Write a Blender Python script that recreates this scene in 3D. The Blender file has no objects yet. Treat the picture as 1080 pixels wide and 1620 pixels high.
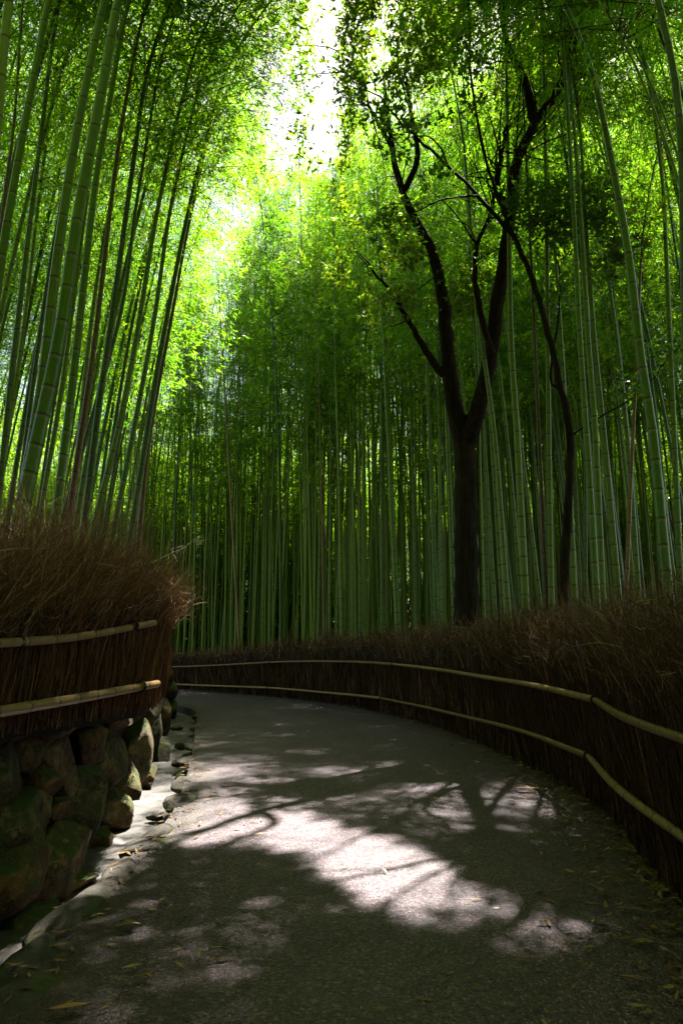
import bpy, math
import numpy as np
from mathutils import Vector

rng = np.random.default_rng(11)
scene = bpy.context.scene
COL = scene.collection
R = math.radians

# ------------------------------------------------------------------ camera
F = 1080.0                       # focal length in pixels of the 1080x1620 photograph (24 mm)
PITCH = math.atan((1022 - 810) / F)
EYE = np.array([0.0, 0.0, 1.5])
CP, SP = math.cos(PITCH), math.sin(PITCH)

def ray(px, py):
    a, b = (px - 540) / F, (810 - py) / F
    return np.array([a, CP - b * SP, SP + b * CP])

def at_z(px, py, z):
    d = ray(px, py)
    return EYE + d * ((z - EYE[2]) / d[2])

def at_y(px, py, Y):
    d = ray(px, py)
    return EYE + d * (Y / d[1])

def project(P):
    d = np.asarray(P, float) - EYE
    dep = d[..., 1] * CP + d[..., 2] * SP
    up = -d[..., 1] * SP + d[..., 2] * CP
    dep = np.where(dep < 0.05, 0.05, dep)
    return 540 + F * d[..., 0] / dep, 810 - F * up / dep

cam_d = bpy.data.cameras.new("camera")
cam = bpy.data.objects.new("camera", cam_d)
COL.objects.link(cam)
cam.location = EYE
cam.rotation_euler = (R(90) + PITCH, 0, 0)
cam_d.sensor_fit = 'VERTICAL'
cam_d.sensor_height = 36
cam_d.lens = 24
cam_d.clip_end = 900
scene.camera = cam

# ------------------------------------------------------------------ light
SUN_AZ, SUN_EL = R(21), R(62)
SUN = np.array([math.sin(SUN_AZ) * math.cos(SUN_EL), math.cos(SUN_AZ) * math.cos(SUN_EL), math.sin(SUN_EL)])
sun_d = bpy.data.lights.new("sun", 'SUN')
sun_d.energy = 5.0
sun_d.angle = R(0.55)
sun_d.color = (1.0, 0.96, 0.89)
sun = bpy.data.objects.new("sun", sun_d)
COL.objects.link(sun)
sun.rotation_euler = Vector(SUN).to_track_quat('Z', 'Y').to_euler()

world = bpy.data.worlds.new("World")
scene.world = world
world.use_nodes = True
wn = world.node_tree
bg = wn.nodes["Background"]
sky = wn.nodes.new("ShaderNodeTexSky")
sky.sky_type = 'NISHITA'
sky.sun_disc = False
sky.sun_elevation = SUN_EL
sky.sun_rotation = SUN_AZ
sky.dust_density = 1.5
sky.air_density = 1.0
sky.ozone_density = 0.6
tint = wn.nodes.new("ShaderNodeMix"); tint.data_type = 'RGBA'; tint.blend_type = 'MULTIPLY'
tint.inputs[0].default_value = 1.0; tint.inputs[7].default_value = (1.0, .90, .74, 1)      # warm white balance of the photograph
wn.links.new(sky.outputs[0], tint.inputs[6]); wn.links.new(tint.outputs[2], bg.inputs[0])
bg.inputs[1].default_value = 0.05

scene.view_settings.view_transform = 'Standard'
scene.view_settings.look = 'None'
scene.view_settings.gamma = 1
scene.view_settings.exposure = 2.95
cy = scene.cycles
cy.max_bounces = 7
cy.diffuse_bounces = 4
cy.glossy_bounces = 2
cy.transmission_bounces = 5
cy.transparent_max_bounces = 4
cy.sample_clamp_indirect = 6
cy.caustics_reflective = False
cy.caustics_refractive = False
cy.use_denoising = True

# ------------------------------------------------------------------ materials
class NT:
    def __init__(s, name):
        s.m = bpy.data.materials.new(name)
        s.m.use_nodes = True
        s.t = s.m.node_tree
        s.t.nodes.clear()
        s.out = s.t.nodes.new("ShaderNodeOutputMaterial")
    def n(s, typ, **kw):
        nd = s.t.nodes.new(typ)
        for k, v in kw.items():
            setattr(nd, k, v)
        return nd
    def l(s, a, b):
        s.t.links.new(a, b)
    def ramp(s, fac, stops):
        nd = s.n("ShaderNodeValToRGB")
        e = nd.color_ramp.elements
        while len(e) < len(stops):
            e.new(0.5)
        for i, (p, c) in enumerate(stops):
            e[i].position = p
            e[i].color = (*c, 1)
        s.l(fac, nd.inputs[0])
        return nd.outputs[0]
    def noise(s, scale, detail=3, vec=None, rough=0.55):
        nd = s.n("ShaderNodeTexNoise")
        nd.inputs["Scale"].default_value = scale
        nd.inputs["Detail"].default_value = detail
        nd.inputs["Roughness"].default_value = rough
        if vec is not None:
            s.l(vec, nd.inputs["Vector"])
        return nd.outputs["Fac"]
    def coord(s, kind="Object", sc=(1, 1, 1)):
        tc = s.n("ShaderNodeTexCoord")
        mp = s.n("ShaderNodeMapping")
        mp.inputs["Scale"].default_value = sc
        s.l(tc.outputs[kind], mp.inputs[0])
        return mp.outputs[0]
    def attr(s, name):
        nd = s.n("ShaderNodeAttribute", attribute_name=name)
        return nd.outputs["Fac"]
    def mix(s, fac, a, b, mode='MIX'):
        nd = s.n("ShaderNodeMix", data_type='RGBA', blend_type=mode)
        for sock, v in ((nd.inputs[0], fac), (nd.inputs[6], a), (nd.inputs[7], b)):
            if isinstance(v, (int, float)):
                sock.default_value = v
            elif isinstance(v, tuple):
                sock.default_value = (*v, 1)
            else:
                s.l(v, sock)
        return nd.outputs[2]
    def math(s, op, a, b=0.0):
        nd = s.n("ShaderNodeMath", operation=op)
        for i, v in enumerate((a, b)):
            if isinstance(v, (int, float)):
                nd.inputs[i].default_value = v
            else:
                s.l(v, nd.inputs[i])
        return nd.outputs[0]
    def bump(s, h, strength, dist=0.01):
        nd = s.n("ShaderNodeBump")
        nd.inputs["Strength"].default_value = strength
        nd.inputs["Distance"].default_value = dist
        s.l(h, nd.inputs["Height"])
        return nd.outputs[0]
    def principled(s, col, rough=0.6, spec=0.4, normal=None):
        p = s.n("ShaderNodeBsdfPrincipled")
        if isinstance(col, tuple):
            p.inputs["Base Color"].default_value = (*col, 1)
        else:
            s.l(col, p.inputs["Base Color"])
        if isinstance(rough, (int, float)):
            p.inputs["Roughness"].default_value = rough
        else:
            s.l(rough, p.inputs["Roughness"])
        p.inputs["Specular IOR Level"].default_value = spec
        if normal is not None:
            s.l(normal, p.inputs["Normal"])
        s.l(p.outputs[0], s.out.inputs[0])
        return p

def leaf_mat(name, refl, trans, mixf=0.5, gloss=0.06):
    t = NT(name)
    tone = t.attr("tone")
    c1 = t.ramp(tone, [(0, refl[0]), (.97, refl[1]), (.99, (.16, .12, .03))])
    c2 = t.ramp(tone, [(0, trans[0]), (.97, trans[1]), (.99, (.45, .36, .05))])
    oi = t.n("ShaderNodeObjectInfo")
    hue = t.ramp(oi.outputs["Random"], [(0, (.72, .95, .8)), (.5, (1, 1, 1)), (1, (1.18, 1.0, .9))])
    c1 = t.mix(1.0, c1, hue, 'MULTIPLY'); c2 = t.mix(1.0, c2, hue, 'MULTIPLY')
    d = t.n("ShaderNodeBsdfDiffuse")
    tr = t.n("ShaderNodeBsdfTranslucent")
    t.l(c1, d.inputs[0]); t.l(c2, tr.inputs[0])
    m = t.n("ShaderNodeMixShader"); m.inputs[0].default_value = mixf
    t.l(d.outputs[0], m.inputs[1]); t.l(tr.outputs[0], m.inputs[2])
    g = t.n("ShaderNodeBsdfGlossy"); g.inputs["Roughness"].default_value = 0.38
    g.inputs[0].default_value = (0.8, 0.8, 0.8, 1)
    m2 = t.n("ShaderNodeMixShader"); m2.inputs[0].default_value = gloss
    t.l(m.outputs[0], m2.inputs[1]); t.l(g.outputs[0], m2.inputs[2])
    t.l(m2.outputs[0], t.out.inputs[0])
    return t.m

M = {}
M['bamboo_leaf'] = leaf_mat("bamboo_leaf", ((.026, .078, .005), (.080, .145, .008)), ((.09, .29, .006), (.36, .63, .013)), 0.6, 0.025)
M['oak_leaf'] = leaf_mat("oak_leaf", ((.018, .045, .008), (.05, .085, .012)), ((.07, .19, .006), (.30, .45, .012)), 0.48, 0.06)
M['dry_leaf'] = leaf_mat("dry_leaf", ((.10, .052, .022), (.30, .18, .085)), ((.08, .04, .012), (.16, .09, .03)), 0.12, 0.03)

def twig_mat():
    t = NT("twig")
    t.principled((.045, .05, .018), 0.7, .2)
    return t.m
M['twig'] = twig_mat()

def culm_mat(name, lo, hi, ring=(.16, .19, .12), scar=(.012, .015, .006), streak=.5):
    t = NT(name)
    oi = t.n("ShaderNodeObjectInfo")
    v = t.coord("Object", (14, 14, .45))
    nz = t.noise(1.0, 4, v)
    v2 = t.coord("Object", (3, 3, 2.2))
    nz2 = t.noise(1.0, 3, v2)
    f = t.math('ADD', t.math('MULTIPLY', oi.outputs["Random"], .55), t.math('MULTIPLY', nz, .5))
    col = t.ramp(f, [(.15, lo), (.85, hi)])
    worn = t.ramp(nz2, [(.52, (0, 0, 0)), (.75, (1, 1, 1))])
    col = t.mix(t.math('MULTIPLY', worn, streak), col, (.10, .115, .035))
    pale = t.attr("pale")
    col = t.mix(t.math('MULTIPLY', pale, .55), col, ring)
    sc = t.attr("scar")
    col = t.mix(sc, col, scar)
    b = t.bump(nz, .15, .004)
    t.principled(col, 0.38, .35, b)
    return t.m
M['culm'] = culm_mat("bamboo_culm", (.036, .105, .005), (.130, .190, .012), (.19, .21, .08))
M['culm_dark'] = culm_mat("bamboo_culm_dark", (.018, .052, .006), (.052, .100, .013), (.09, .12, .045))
M['culm_dry'] = culm_mat("bamboo_culm_dry", (.10, .065, .022), (.19, .12, .045), (.22, .17, .10), (.03, .018, .008))
M['culm_brown'] = culm_mat("bamboo_culm_brown", (.045, .022, .010), (.09, .042, .018), (.12, .08, .05), (.015, .01, .006))
M['rail'] = culm_mat("rail_pole", (.12, .068, .022), (.25, .155, .055), (.25, .17, .075), (.035, .022, .010), .5)

def brush_mat(name, lo, mid, hi):
    t = NT(name)
    tone = t.attr("tone")
    col = t.ramp(tone, [(0, lo), (.75, mid), (1, hi)])
    d = t.principled(col, .75, .2)
    return t.m
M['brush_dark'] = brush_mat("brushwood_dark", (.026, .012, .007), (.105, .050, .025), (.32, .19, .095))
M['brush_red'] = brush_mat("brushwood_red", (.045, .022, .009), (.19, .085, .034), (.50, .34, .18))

def simple(name, lo, hi, scale, rough=.9, bumps=.4, spec=.2, dist=.02):
    t = NT(name)
    v = t.coord("Object")
    n = t.noise(scale, 6, v, .65)
    t.principled(t.ramp(n, [(.3, lo), (.7, hi)]), rough, spec, t.bump(n, bumps, dist))
    return t.m
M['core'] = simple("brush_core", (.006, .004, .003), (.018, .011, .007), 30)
M['earth'] = simple("earth", (.025, .017, .010), (.075, .05, .028), 5)
M['rope'] = simple("rope", (.01, .008, .006), (.03, .022, .015), 60)
M['pale_twig'] = simple("pale_twig", (.42, .38, .30), (.62, .58, .50), 40, .7)

def bark():
    t = NT("bark")
    v = t.coord("Object", (16, 16, 2.6))
    n = t.noise(1.0, 6, v, .6)
    v2 = t.coord("Object", (2, 2, 1.2))
    n2 = t.noise(1.0, 3, v2)
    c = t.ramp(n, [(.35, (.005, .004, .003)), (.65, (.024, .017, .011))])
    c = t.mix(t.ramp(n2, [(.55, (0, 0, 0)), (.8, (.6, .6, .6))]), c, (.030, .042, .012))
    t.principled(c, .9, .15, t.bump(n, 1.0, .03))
    return t.m
M['bark'] = bark()

def rock():
    t = NT("rock")
    oi = t.n("ShaderNodeObjectInfo")
    v = t.coord("Object")
    n1 = t.noise(4.5, 8, v, .68)
    n2 = t.noise(55, 8, v, .75)
    c = t.ramp(n1, [(.36, (.014, .011, .007)), (.5, (.095, .070, .038)), (.66, (.30, .22, .12))])
    tint = t.ramp(oi.outputs["Random"], [(.0, (.5, .55, .42)), (.35, (1.0, .92, .7)), (.65, (1.15, .85, .5)), (.85, (.75, .75, .68)), (1, (1.5, 1.25, .9))])
    c = t.mix(1.0, c, tint, 'MULTIPLY')
    c = t.mix(t.ramp(n2, [(.55, (0, 0, 0)), (.7, (.5, .5, .5))]), c, (.20, .19, .15))
    nc = t.noise(3.1, 5, v, .6)
    crack = t.math('ABSOLUTE', t.math('SUBTRACT', nc, .5))
    c = t.mix(t.ramp(crack, [(.0, (.85, .85, .85)), (.018, (0, 0, 0))]), c, (.012, .010, .007))
    ge = t.n("ShaderNodeNewGeometry")
    sx = t.n("ShaderNodeSeparateXYZ"); t.l(ge.outputs["Normal"], sx.inputs[0])
    n3 = t.noise(7, 6, v, .7)
    mo = t.math('ADD', t.math('MULTIPLY', sx.outputs[2], .16), n3)
    c = t.mix(t.ramp(mo, [(.52, (0, 0, 0)), (.66, (1, 1, 1))]), c, t.ramp(n2, [(.3, (.018, .030, .005)), (.7, (.075, .10, .012))]))
    h = t.math('ADD', n1, t.math('MULTIPLY', n2, .35))
    t.principled(c, .82, .3, t.bump(h, 1.0, .05))
    return t.m
M['rock'] = rock()

def slab():
    t = NT("kerb_rock")
    v = t.coord("Object")
    n1 = t.noise(6, 8, v, .68)
    n2 = t.noise(40, 4, v, .7)
    c = t.ramp(n1, [(.3, (.018, .016, .012)), (.7, (.085, .072, .055))])
    n3 = t.noise(3.2, 5, v, .6)
    c = t.mix(t.ramp(n3, [(.52, (0, 0, 0)), (.64, (1, 1, 1))]), c, t.ramp(n2, [(.3, (.02, .03, .005)), (.7, (.06, .075, .010))]))
    t.principled(c, .85, .3, t.bump(t.math('ADD', n1, n2), .7, .015))
    return t.m
M['slab'] = slab()

def asphalt():
    t = NT("path_paving")
    v = t.coord("Object")
    vo = t.n("ShaderNodeTexVoronoi"); vo.inputs["Scale"].default_value = 85
    t.l(v, vo.inputs["Vector"])
    sep = t.n("ShaderNodeSeparateColor"); t.l(vo.outputs["Color"], sep.inputs[0])
    n1 = t.noise(1.1, 5, v, .6)
    n2 = t.noise(9, 4, v, .65)
    base = t.ramp(n1, [(.3, (.038, .0235, .0285)), (.7, (.078, .049, .058))])
    grain = t.ramp(sep.outputs[0], [(0, (.3, .29, .28)), (.55, (.85, .83, .8)), (.88, (1.5, 1.45, 1.38)), (1, (4.0, 3.8, 3.6))])
    c = t.mix(1.0, base, grain, 'MULTIPLY')
    c = t.mix(t.ramp(n2, [(.55, (0, 0, 0)), (.75, (.45, .45, .45))]), c, (.045, .034, .025))
    ed = t.attr("edge")
    n4 = t.noise(2.3, 6, v, .7)
    dirt = t.ramp(t.math('ADD', ed, t.math('MULTIPLY', n4, .55)), [(.72, (0, 0, 0)), (1.05, (.8, .8, .8))])
    c = t.mix(dirt, c, t.ramp(n2, [(.3, (.020, .014, .009)), (.7, (.055, .038, .022))]))
    n5 = t.noise(.55, 4, v, .5)
    c = t.mix(t.ramp(n5, [(.5, (0, 0, 0)), (.62, (.4, .4, .4))]), c, (.03, .022, .019))
    h = t.math('ADD', t.math('MULTIPLY', vo.outputs["Distance"], -1.0), t.math('MULTIPLY', n2, .5))
    rg = t.ramp(sep.outputs[1], [(0, (.38, .38, .38)), (1, (.8, .8, .8))])
    t.principled(c, rg, .5, t.bump(h, .8, .008))
    return t.m
M['asphalt'] = asphalt()

def concrete():
    t = NT("gutter_bed")
    v = t.coord("Object")
    n1 = t.noise(3.0, 8, v, .65)
    n2 = t.noise(22, 6, v, .7)
    c = t.ramp(n1, [(.35, (.035, .031, .026)), (.65, (.11, .097, .086))])
    c = t.mix(t.ramp(n2, [(.5, (0, 0, 0)), (.72, (.6, .6, .6))]), c, (.13, .11, .09))
    t.principled(c, .55, .4, t.bump(t.math('ADD', n1, t.math('MULTIPLY', n2, .3)), .6, .04))
    return t.m
M['concrete'] = concrete()

# ------------------------------------------------------------------ mesh helpers
def mesh(name, V, Q, mats, attrs=None, mat_idx=None, smooth=True, vattrs=None):
    """V (n,3), Q (m,4) or (m,3) quads/tris"""
    V = np.asarray(V, np.float32); Q = np.asarray(Q, np.int32)
    me = bpy.data.meshes.new(name)
    k = Q.shape[1]
    me.vertices.add(len(V)); me.vertices.foreach_set("co", V.ravel())
    me.loops.add(Q.size); me.loops.foreach_set("vertex_index", Q.ravel())
    me.polygons.add(len(Q))
    me.polygons.foreach_set("loop_start", np.arange(0, Q.size, k, dtype=np.int32))
    if smooth:
        me.polygons.foreach_set("use_smooth", np.ones(len(Q), bool))
    if mat_idx is not None:
        me.polygons.foreach_set("material_index", np.asarray(mat_idx, np.int32))
    for an, av in (attrs or {}).items():
        a = me.attributes.new(an, 'FLOAT', 'FACE'); a.data.foreach_set("value", np.asarray(av, np.float32))
    for an, av in (vattrs or {}).items():
        a = me.attributes.new(an, 'FLOAT', 'POINT'); a.data.foreach_set("value", np.asarray(av, np.float32))
    for m in (mats if isinstance(mats, (list, tuple)) else [mats]):
        me.materials.append(m)
    me.update(calc_edges=True)
    me.validate()
    return me

def link(name, me, parent=None, loc=None, label=None, cat=None, group=None, kind=None):
    o = bpy.data.objects.new(name, me)
    COL.objects.link(o)
    if parent is not None:
        o.parent = parent
    if loc is not None:
        o.location = loc
    tag(o, label, cat, group, kind)
    return o

def tag(o, label=None, cat=None, group=None, kind=None):
    if label: o["label"] = label
    if cat: o["category"] = cat
    if group: o["group"] = group
    if kind: o["kind"] = kind
    return o

def thing(name, loc, label, cat, group=None):
    o = bpy.data.objects.new(name, None)
    COL.objects.link(o)
    o.location = loc
    o.empty_display_size = .2
    return tag(o, label, cat, group)

def catmull(P, n):
    P = np.asarray(P, float)
    if len(P) == 2:
        t = np.linspace(0, 1, n)[:, None]
        return P[0] * (1 - t) + P[1] * t
    E = np.vstack([2 * P[0] - P[1], P, 2 * P[-1] - P[-2]])
    # roughly even spacing by chord length
    L = np.concatenate([[0], np.cumsum(np.linalg.norm(np.diff(P, axis=0), axis=1))])
    s = np.linspace(0, L[-1], n)
    i = np.clip(np.searchsorted(L, s, side='right') - 1, 0, len(P) - 2)
    t = ((s - L[i]) / np.maximum(L[i + 1] - L[i], 1e-9))[:, None]
    p0, p1, p2, p3 = E[i], E[i + 1], E[i + 2], E[i + 3]
    return .5 * (2 * p1 + (p2 - p0) * t + (2 * p0 - 5 * p1 + 4 * p2 - p3) * t**2 + (3 * p1 - p0 - 3 * p2 + p3) * t**3)

def tube(P, r, sides=8, cap=True):
    P = np.asarray(P, float); n = len(P)
    r = np.broadcast_to(np.asarray(r, float), (n,))
    T = np.gradient(P, axis=0); T /= np.linalg.norm(T, axis=1)[:, None] + 1e-12
    ref = np.array([1.0, 0.13, 0.0]) if abs(T[:, 0]).mean() < .75 else np.array([0, .1, 1.0])
    A = np.cross(T, ref); A /= np.linalg.norm(A, axis=1)[:, None] + 1e-12
    B = np.cross(T, A)
    th = np.arange(sides) * 2 * math.pi / sides
    V = P[:, None, :] + r[:, None, None] * (A[:, None, :] * np.cos(th)[None, :, None] + B[:, None, :] * np.sin(th)[None, :, None])
    V = V.reshape(-1, 3)
    i = np.arange(n - 1)[:, None] * sides; j = np.arange(sides)[None, :]; j2 = (j + 1) % sides
    Q = np.stack([i + j, i + j2, i + sides + j2, i + sides + j], -1).reshape(-1, 4)
    if cap:
        V = np.vstack([V, P[:1], P[-1:]])
        c0, c1 = n * sides, n * sides + 1
        jj = np.arange(sides); k2 = (jj + 1) % sides
        b = (n - 1) * sides
        Q = np.vstack([Q, np.stack([np.full(sides, c0), k2, jj, jj], -1)[:, [0, 1, 2, 2]], np.stack([np.full(sides, c1), b + jj, b + k2, b + k2], -1)])
    return V, Q

def join(parts):
    V, Q, off = [], [], 0
    for v, q in parts:
        V.append(v); Q.append(q + off); off += len(v)
    return np.vstack(V), np.vstack(Q)

# vertical tubes drop degenerate caps, so plain tubes are used for long thin things
def culm_mesh(name, P, r0, r1, sides, mat, node0=.16, node1=.34, fine=True, rr=rng):
    """bamboo stem along the smooth line P: raised rings at the nodes, internodes lengthening upward"""
    P = np.asarray(P, float)
    S = np.concatenate([[0], np.cumsum(np.linalg.norm(np.diff(P, axis=0), axis=1))])
    L = S[-1]
    nodes, s = [], .1
    while s < L - .1:
        nodes.append(s)
        s += (node0 + (node1 - node0) * min(1, s / 3.5)) * rr.uniform(.93, 1.07) * (1 if s < L * .7 else .8)
    ss, bulge, pale, scar = [0], [1], [0], [0]
    prof = [(-.05, 1.0, .0, 0), (-.022, 1.0, 1, 0), (-.005, 1.02, .8, .15), (.0, 1.075, .0, 1), (.008, 1.03, 0, .8), (.02, .985, 0, 0)] if fine \
        else [(-.05, 1.0, .1, 0), (-.012, 1.02, .9, .2), (.004, 1.06, 0, 1), (.03, .985, 0, 0)]
    for q in nodes:
        for d, b, p, c in prof:
            ss.append(q + d); bulge.append(b); pale.append(p); scar.append(c)
    ss.append(L); bulge.append(1); pale.append(0); scar.append(0)
    ss = np.array(ss)
    C = np.stack([np.interp(ss, S, P[:, k]) for k in range(3)], -1)
    u = ss / L
    r = (r0 * (1 - u) ** .8 * .55 + r0 * .45 * (1 - u) + r1 * u) * np.array(bulge)
    V, Q = tube(C, r, sides, cap=False)
    rep = lambda a: np.repeat(np.array(a, float), sides)
    return mesh(name, V, Q, mat, vattrs={"pale": rep(pale), "scar": rep(scar)})

def unit(v):
    return v / (np.linalg.norm(v, axis=-1, keepdims=True) + 1e-9)

def leaf_quads(P, D, N, L, W):
    """pointed leaves from base P along D"""
    Sd = unit(np.cross(D, N)); N = np.cross(Sd, D)
    m = P + D * (L * .42)[:, None] 
    a = m + Sd * W[:, None] - N * (W * .35)[:, None]
    b = m - Sd * W[:, None] - N * (W * .35)[:, None]
    tip = P + D * L[:, None] - N * (L * .10)[:, None]
    V = np.stack([P, a, tip, b], 1).reshape(-1, 3)
    Q = np.arange(len(P) * 4).reshape(-1, 4)
    return V, Q

# ------------------------------------------------------------------ where sun reaches the path (openings in the canopy)
# (px, py, rx, ry, angle, strength) of the sunlit pools as they lie on the ground
POOLS = [
    (330, 1300, 62, 34, -10, 1.0), (400, 1275, 70, 14, 0, .55), (430, 1312, 90, 26, 5, .9), (480, 1330, 85, 28, 8, 1.0), (560, 1350, 60, 28, 12, 1.0),
    (620, 1392, 118, 44, 14, 1.0), (670, 1440, 75, 36, 20, .75), (555, 1385, 70, 30, 20, .9), (790, 1440, 80, 26, 8, .8),
    (845, 1500, 62, 34, 0, .75), (930, 1470, 50, 18, 5, .8), (930, 1580, 70, 30, 10, .35), (740, 1540, 90, 40, 0, .2), (215, 1530, 30, 20, 0, .2),
    (520, 1224, 52, 9, 0, .95), (425, 1238, 55, 7, 0, .8), (630, 1212, 50, 8, 0, .95), (725, 1224, 45, 8, 0, .95), (690, 1248, 55, 9, 0, .85),
    (590, 1152, 48, 7, 0, 1), (545, 1145, 30, 5, 0, .9), (625, 1173, 25, 4, 0, .6), (700, 1290, 45, 10, 5, .55), (625, 1258, 40, 7, 0, .6),
    (350, 1224, 45, 7, 0, .85), (370, 1254, 55, 8, 0, .85), (450, 1120, 28, 4, 0, .9), (330, 1123, 28, 4, 0, .9), (390, 1157, 24, 5, 0, .9),
    (350, 1195, 20, 5, 0, .9), (790, 1195, 18, 7, 0, .5), (480, 1190, 45, 5, 0, .55), (560, 1268, 60, 8, 0, .5),
    (205, 1335, 60, 26, -35, .9), (140, 1400, 60, 22, -38, .8), (60, 1465, 60, 24, -35, .7), (255, 1270, 26, 24, 0, .55), (278, 1190, 14, 22, 0, .6), (283, 1140, 14, 20, 0, .6),
    (150, 1340, 35, 60, 20, .25),
]
GAP = np.array([(.3, 2), (0, 6), (-.2, 9), (-.5, 12), (-1.5, 15), (-2.6, 17), (-4.4, 20), (-6.6, 22.5), (-10, 25), (-16, 27)], float)
GAPW = np.array([.25, .25, .27, .38, .58, .72, .95, 1.1, 1.2, 1.3])
GL = catmull(np.c_[GAP, GAPW], 120)

def open_prob(P):
    """how likely a leaf at P is missing: it would shade one of the pools, or hang in the slot of sky above the path"""
    G = P - SUN * (P[:, 2:3] / SUN[2])
    px, py = project(G)
    m = np.zeros(len(P))
    for x, y, rx, ry, a, s in POOLS:
        c, sn = math.cos(R(a)), math.sin(R(a))
        dx, dy = px - x, py - y
        u, v = (dx * c + dy * sn) / rx, (-dx * sn + dy * c) / ry
        d = np.sqrt(u * u + v * v)
        m = np.maximum(m, s * np.clip(((1.55 if ry > 11 else 1.12) - d) / (.5 if ry > 11 else .35), 0, 1))
    m[G[:, 1] < .3] = 0
    d2 = ((P[:, None, :2] - GL[None, :, :2]) ** 2).sum(-1) if len(P) < 20000 else None
    if d2 is None:
        best = np.full(len(P), 9.0)
        for k in range(0, len(P), 20000):
            q = P[k:k + 20000]
            best[k:k + 20000] = (np.sqrt(((q[:, None, :2] - GL[None, :, :2]) ** 2).sum(-1)) / GL[None, :, 2]).min(1)
    else:
        best = (np.sqrt(d2) / GL[None, :, 2]).min(1)
    return np.maximum(m * 1.0, np.clip((1.25 - best) / .6, 0, 1) * .91)

def thin(P, rr):
    return rr.random(len(P)) > open_prob(P)

def foliage(line, t0, t1, nb, blen, ncl, nlf, lsize, rr, masked=None, bias=None, width=.085, twigs=True):
    """leafy branches of one bamboo: line is the culm (n,3); masked = world offset if openings are kept free"""
    line = np.asarray(line, float)
    t = t0 + (t1 - t0) * rr.random(nb)
    x = t * (len(line) - 1); i = np.clip(x.astype(int), 0, len(line) - 2); f = (x - i)[:, None]
    P0 = line[i] * (1 - f) + line[i + 1] * f
    az = rr.uniform(0, 2 * math.pi, nb); el = rr.uniform(R(5), R(50), nb)
    D = np.stack([np.cos(az) * np.cos(el), np.sin(az) * np.cos(el), np.sin(el)], -1)
    if bias is not None:
        D = unit(D + np.asarray(bias))
    u = (t - t0) / (t1 - t0)
    L = blen * (.55 + .75 * np.sin(np.clip(u * 1.05 + .08, 0, 1) * math.pi) ** .8) * rr.uniform(.55, 1.15, nb)
    droop = rr.uniform(.18, .42, nb)
    def pt(s):      # s (nb,k)
        q = P0[:, None] + D[:, None] * (s * L[:, None])[..., None]
        q[..., 2] -= droop[:, None] * (s * L[:, None]) ** 2 / max(blen, .3)
        return q
    s = rr.uniform(.18, 1.0, (nb, ncl)) ** .75
    C = pt(s)
    tang = D[:, None] + np.array([0, 0, -1.0]) * (2 * droop[:, None] * s * L[:, None] / max(blen, .3))[..., None]
    off = rr.normal(0, 1, (nb, ncl, 3)) * np.array([.17, .17, .09]) * blen * .9
    C = C + off
    C = C.reshape(-1, 3); CD = unit((unit(tang) + .8 * unit(off)).reshape(-1, 3))
    if masked is not None:
        k = thin(C + masked, rr); C, CD = C[k], CD[k]
    n = len(C)
    LP = np.repeat(C, nlf, 0) + rr.normal(0, lsize * .35, (n * nlf, 3))
    LD = unit(np.repeat(CD, nlf, 0) + rr.normal(0, .75, (n * nlf, 3)) + np.array([0, 0, -.45]))
    LN = unit(rr.normal(0, .8, (n * nlf, 3)) + np.array([0, 0, 1.0]))
    ll = lsize * rr.uniform(.65, 1.25, n * nlf)
    V, Q = leaf_quads(LP, LD, LN, ll, ll * width)
    tone = np.clip(np.repeat(rr.normal(.5, .2, n), nlf) + rr.normal(0, .18, n * nlf), 0, .96)
    tone[rr.random(n * nlf) < .012] = 1
    mi = np.zeros(len(Q), int)
    if twigs:
        sv = np.linspace(0, 1, 4)[None].repeat(nb, 0)
        B = pt(sv)                                     # nb,4,3
        rad = np.array([.008, .006, .004, .002])
        th = np.arange(3) * 2 * math.pi / 3
        A = unit(np.cross(D, [0, 0, 1.0])); Bn = np.cross(D, A)
        ring = A[:, None, None] * np.cos(th)[None, None, :, None] + Bn[:, None, None] * np.sin(th)[None, None, :, None]
        TV = (B[:, :, None] + ring * rad[None, :, None, None]).reshape(-1, 3)
        b = (np.arange(nb) * 12)[:, None, None] + (np.arange(3) * 3)[None, :, None]
        j = np.arange(3)[None, None]; j2 = (j + 1) % 3
        TQ = np.stack([b + j, b + j2, b + 3 + j2, b + 3 + j], -1).reshape(-1, 4) + len(V)
        if masked is not None:
            keep = open_prob(B[:, 2] + masked) < .4
            TQ = TQ.reshape(nb, 9, 4)[keep].reshape(-1, 4)
        V = np.vstack([V, TV]); Q = np.vstack([Q, TQ])
        tone = np.concatenate([tone, np.full(len(TQ), .5)]); mi = np.concatenate([mi, np.ones(len(TQ), int)])
    return V, Q, tone, mi

def foliage_mesh(name, *a, **k):
    V, Q, tone, mi = foliage(*a, **k)
    return mesh(name, V, Q, [M['bamboo_leaf'], M['twig']], attrs={"tone": tone}, mat_idx=mi, smooth=False)

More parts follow.
